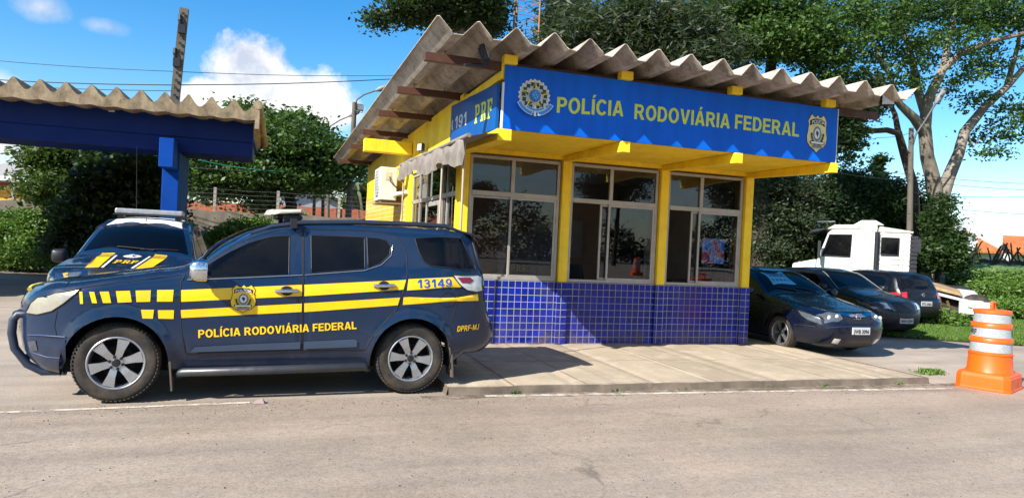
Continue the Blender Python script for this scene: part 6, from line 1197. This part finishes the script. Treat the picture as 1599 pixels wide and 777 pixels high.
def lamp_pole(name, label, px, Z, ptop, arms, r=.1, grp=None):
    p0 = np.array(gp(px, Z)); tp_ = at(*ptop, Z); o = tag(empty(name, tuple(p0)), label, 'lamp post', grp); MB().tube([(0, 0, 0), tuple(tp_-p0)], [r*1.25, r*.8], 10).build('shaft', POLE, o, 60)
    for arm in arms:
        P = [at(x, y, Z)-p0 for x, y in arm]; a = MB().tube(P, .035, 8).build('lamp_arm', M('arm_grey', '#4f5254', .6, .2), o, 60); e = P[-1]; d = (e-P[-2]); d = d/np.linalg.norm(d)
        b = MB(); b.tube([e-d*.05, e+d*.15, e+d*.5, e+d*.62], [.05, .12, .11, .03], 8); b.build('lamp_head', M('lamp_head', '#6f7173', .6), a, 60)
    return o
lamp_pole('street_lamp', 'tall concrete lamp post with curved arm and floodlights just left of the roof corner', 540, 31, (554, 160), [[(554, 172), (557, 156), (568, 148), (588, 141)]], .13)
o = lamp_pole('street_lamp', 'farther lamp post whose arm rises over the green tree top', 512, 38, (513, 205), [[(513, 205), (516, 197), (530, 188), (546, 181)]], .09); fz = at(508, 200, 37.8)-np.array(o.location); MB().box(fz[0]-.2, fz[0]+.2, fz[1]-.2, fz[1]+.1, fz[2]-.25, fz[2]+.25).build('ballast_box', DARKMET, o, bevel=.03)
q = at(562, 168, 30.8); fo = flood(q, .4, 'grey floodlight on top of the concrete lamp post', (-.1, .2, -.05)); fo.scale = (1.6,)*3
lamp_pole('street_lamp', 'dark wooden pole with a long curved lamp arm in front of the big forked tree', 1423, 24.8, (1423, 200), [[(1424, 232), (1430, 210), (1445, 188), (1462, 160)]], .10)
for k, (px, y0, y1, Z) in enumerate(((503, 282, 345, 33), (489, 300, 330, 34), (578, 275, 350, 30))):
    p0 = gp(px, Z); tag(MB().tube([(0, 0, 0), tuple(at(px+2, y0, Z)-np.array(p0))], [.09, .07], 8).build('wooden_post', POLE, smooth=60, loc=p0), ('grey post behind the SUV light bar before the brick wall', 'short dark post in front of the white gabled house', 'thin grey post beside the yellow back corner of the post')[k], 'post')
def wire(pts, Z, label, r=.012, mat=None, grp='overhead cables'):
    P = []; 
    for (a, b_), (za, zb) in zip(zip(pts[:-1], pts[1:]), zip(Z[:-1], Z[1:])):
        for t in np.linspace(0, 1, 9)[:-1]: P.append(at(a[0]+(b_[0]-a[0])*t, a[1]+(b_[1]-a[1])*t+3*math.sin(PI*t), za+(zb-za)*t))
    P.append(at(*pts[-1], Z[-1])); o = MB().tube(P, r, 5).build('overhead_cable', mat or WIREM, smooth=60); return tag(o, label, 'cable', grp)
wire([(-80, 88), (276, 112), (640, 118)], (22, 21.4, 28), 'thin upper cable crossing the blue sky to the leaning pole', .010); wire([(-80, 120), (272, 133), (660, 121)], (22, 21.4, 26), 'thick cable running just above the carport roof', .016)
wire([(-80, 128), (268, 142)], (22, 21.4), 'sagging cable ending at the leaning pole above the carport', .012)
for k, (a, e, lab) in enumerate((((300, 215), (545, 228), 'topmost pale cable in front of the broad green tree'), ((300, 240), (545, 250), 'second pale cable down in front of the broad green tree'), ((300, 262), (545, 268), 'lower pale cable in front of the broad green tree'))): wire([a, e], (26, 31), lab, .010, WIREP)
wire([(310, 250), (440, 268), (575, 282)], (26, 28.5, 31), 'green-tinted cable hanging below the eaves at the back of the post', .02, M('cable_green', '#2f8f78', .5)); wire([(540, 262), (620, 268)], (31, 34), 'short cable seen in the gap under the back eaves', .012)
for k, (a, m_, e, lab) in enumerate((((1300, 255), (1424, 272), (1640, 288), 'upper thin cable from the right-hand pole to the edge of the picture'), ((1300, 268), (1424, 281), (1640, 298), 'middle thin cable on the right passing behind the forked trunk'), ((1424, 300), (1530, 307), (1640, 302), 'lower thin cable on the right above the tiled house'), ((1310, 222), (1370, 215), (1430, 205), 'short thin cable between the sign end and the right-hand pole'))): wire([a, m_, e], (23, 24.8, 27), lab, .009)
wire([(1424, 318), (1640, 336)], (24.8, 30), 'lowest dark cable over the orange roofs', .012)
mp = at(818, 100, 22.3); ms = tag(empty('lattice_mast', (mp[0], mp[1], GZ)), 'thin rusty lattice mast rising behind the roof', 'mast'); MRU = M('mast_rust', '#8a6e52', .7, .4, var=.3); lg = [(-.44, -.12), (.42, -.10), (-.14, .55)]
for x, y in lg: MB().tube([(x, y, 0), (x, y, 12)], .032, 8).build('leg', MRU, ms, 60)
b = MB()
for k in range(26):
    z = .3+k*.45
    for i in range(3): a, e = lg[i], lg[(i+1) % 3]; b.tube([(*a, z), (*e, z)], .010, 5); b.tube([(*a, z), (*e, z+.45)], .010, 5)
b.build('bracing', MRU, ms)
# litter on the road
lt = ong(404, 629); tag(MB().hexa([(-.05, -.03, 0), (.05, -.03, 0), (.06, .03, 0), (-.04, .03, 0)], [(-.03, -.02, .03), (.03, -.015, .045), (.03, .02, .04), (-.03, .02, .02)]).build('crushed_can', M('can_pale', '#b9a8a4', .4, .4, dirt='#a3402c', dirt_amt=.7), loc=(lt[0], lt[1], GZ+.002)), 'small crushed drink can lying on the road by the SUV', 'can')
# ------------------------------------------------------------------ sky, sun, view
SUN = np.array([-1.18, -.62, 1.]); SUN /= np.linalg.norm(SUN); el = math.asin(SUN[2]); azr = math.atan2(SUN[0], SUN[1])
ld = bpy.data.lights.new('sun', 'SUN'); ld.energy = 5.0; ld.angle = R(.5); ld.color = (1, .95, .87); lo = bpy.data.objects.new('sun', ld); COL.objects.link(lo); lo.location = tuple(SUN*60); lo.rotation_euler = Vector(-SUN).to_track_quat('-Z', 'Y').to_euler()
w = bpy.data.worlds.new('World'); S.world = w; w.use_nodes = True; t = NT.__new__(NT); t.t = w.node_tree; t.t.nodes.clear(); out = t.n('ShaderNodeOutputWorld')
sk = t.n('ShaderNodeTexSky', _sky_type='NISHITA', _sun_disc=False, _sun_elevation=el, _sun_rotation=azr, _altitude=0, _air_density=1.0, _dust_density=.35, _ozone_density=2.2)
skc = t.n('ShaderNodeHueSaturation', Saturation=1.45, Value=1.0, Color=sk.outputs[0])
bg = t.n('ShaderNodeBackground', Color=skc.outputs[0], Strength=.102)
v = t.coord('Generated')
nrm = t.n('ShaderNodeVectorMath', _operation='NORMALIZE'); t.t.links.new(v, nrm.inputs[0]); nv = nrm.outputs[0]
def near(px, py, rad, sq=1.):   # 1 in the middle of a cloud patch, 0 at its rim (angle measured from a direction in the sky)
    d = ray(px, py); d = d/np.linalg.norm(d); s_ = t.n('ShaderNodeVectorMath', _operation='SUBTRACT'); t.t.links.new(nv, s_.inputs[0]); s_.inputs[1].default_value = tuple(d)
    mp_ = t.n('ShaderNodeVectorMath', _operation='MULTIPLY'); t.t.links.new(s_.outputs[0], mp_.inputs[0]); mp_.inputs[1].default_value = (1, 1, sq); l = t.n('ShaderNodeVectorMath', _operation='LENGTH'); t.t.links.new(mp_.outputs[0], l.inputs[0])
    return t.math('SUBTRACT', 1., t.math('DIVIDE', l.outputs['Value'], rad))
n1 = t.noise(nv, 9, 8, .62); n2 = t.noise(nv, 26, 6, .6)
def cl(px, py, rad, sq=1., k=1., den=3.): return t.math('MULTIPLY', t.math('ADD', t.math('MULTIPLY', near(px, py, rad, sq), 1.1), t.math('MULTIPLY', t.math('SUBTRACT', n1, .5), k*2.2)), den)
cs = [cl(395, 108, .052, 1.0), cl(440, 160, .082, 1.5), cl(350, 160, .050, 1.7), cl(505, 172, .045, 1.6, 1., 1.6), cl(1500, 352, .040, 2.4, .7, 1.0), cl(65, 12, .035, 1.6, .7, .9), cl(165, 42, .03, 2.4, .7, .5), cl(40, 230, .06, 1.5, .8, 1.5), cl(-20, 140, .05, 2., .8, .9)]
m_ = cs[0]
for c_ in cs[1:]: m_ = t.math('MAXIMUM', m_, c_)
sep = t.n('ShaderNodeSeparateXYZ'); t.t.links.new(nv, sep.inputs[0]); back = t.math('MULTIPLY', t.math('GREATER_THAN', t.math('MULTIPLY', sep.outputs[1], -1.), .05), t.ramp(t.math('MULTIPLY', t.noise(nv, 4.2, 9, .62), 1.), [(.44, 0.), (.66, 1.)]))
m_ = t.math('MAXIMUM', m_, back); mcl = t.n('ShaderNodeClamp'); t.t.links.new(m_, mcl.inputs[0])
cc = t.ramp(t.math('ADD', t.math('MULTIPLY', n2, .5), t.math('MULTIPLY', n1, .5)), [(.38, (.55, .62, .76, 1)), (.50, (.86, .88, .92, 1)), (.58, (1., .99, .97, 1))])
bc = t.n('ShaderNodeBackground', Color=cc, Strength=.56); mx = t.n('ShaderNodeMixShader'); t.t.links.new(mcl.outputs[0], mx.inputs[0]); t.t.links.new(bg.outputs[0], mx.inputs[1]); t.t.links.new(bc.outputs[0], mx.inputs[2]); t.t.links.new(mx.outputs[0], out.inputs[0])
S.view_settings.view_transform = 'Standard'; S.view_settings.look = 'None'; S.view_settings.gamma = 1; S.view_settings.exposure = 1.06; S.view_settings.use_curve_mapping = False
S.render.engine = 'CYCLES'; S.cycles.max_bounces = 8; S.cycles.transparent_max_bounces = 12; S.cycles.use_denoising = True; S.cycles.caustics_reflective = False; S.cycles.caustics_refractive = False; S.cycles.sample_clamp_indirect = 8
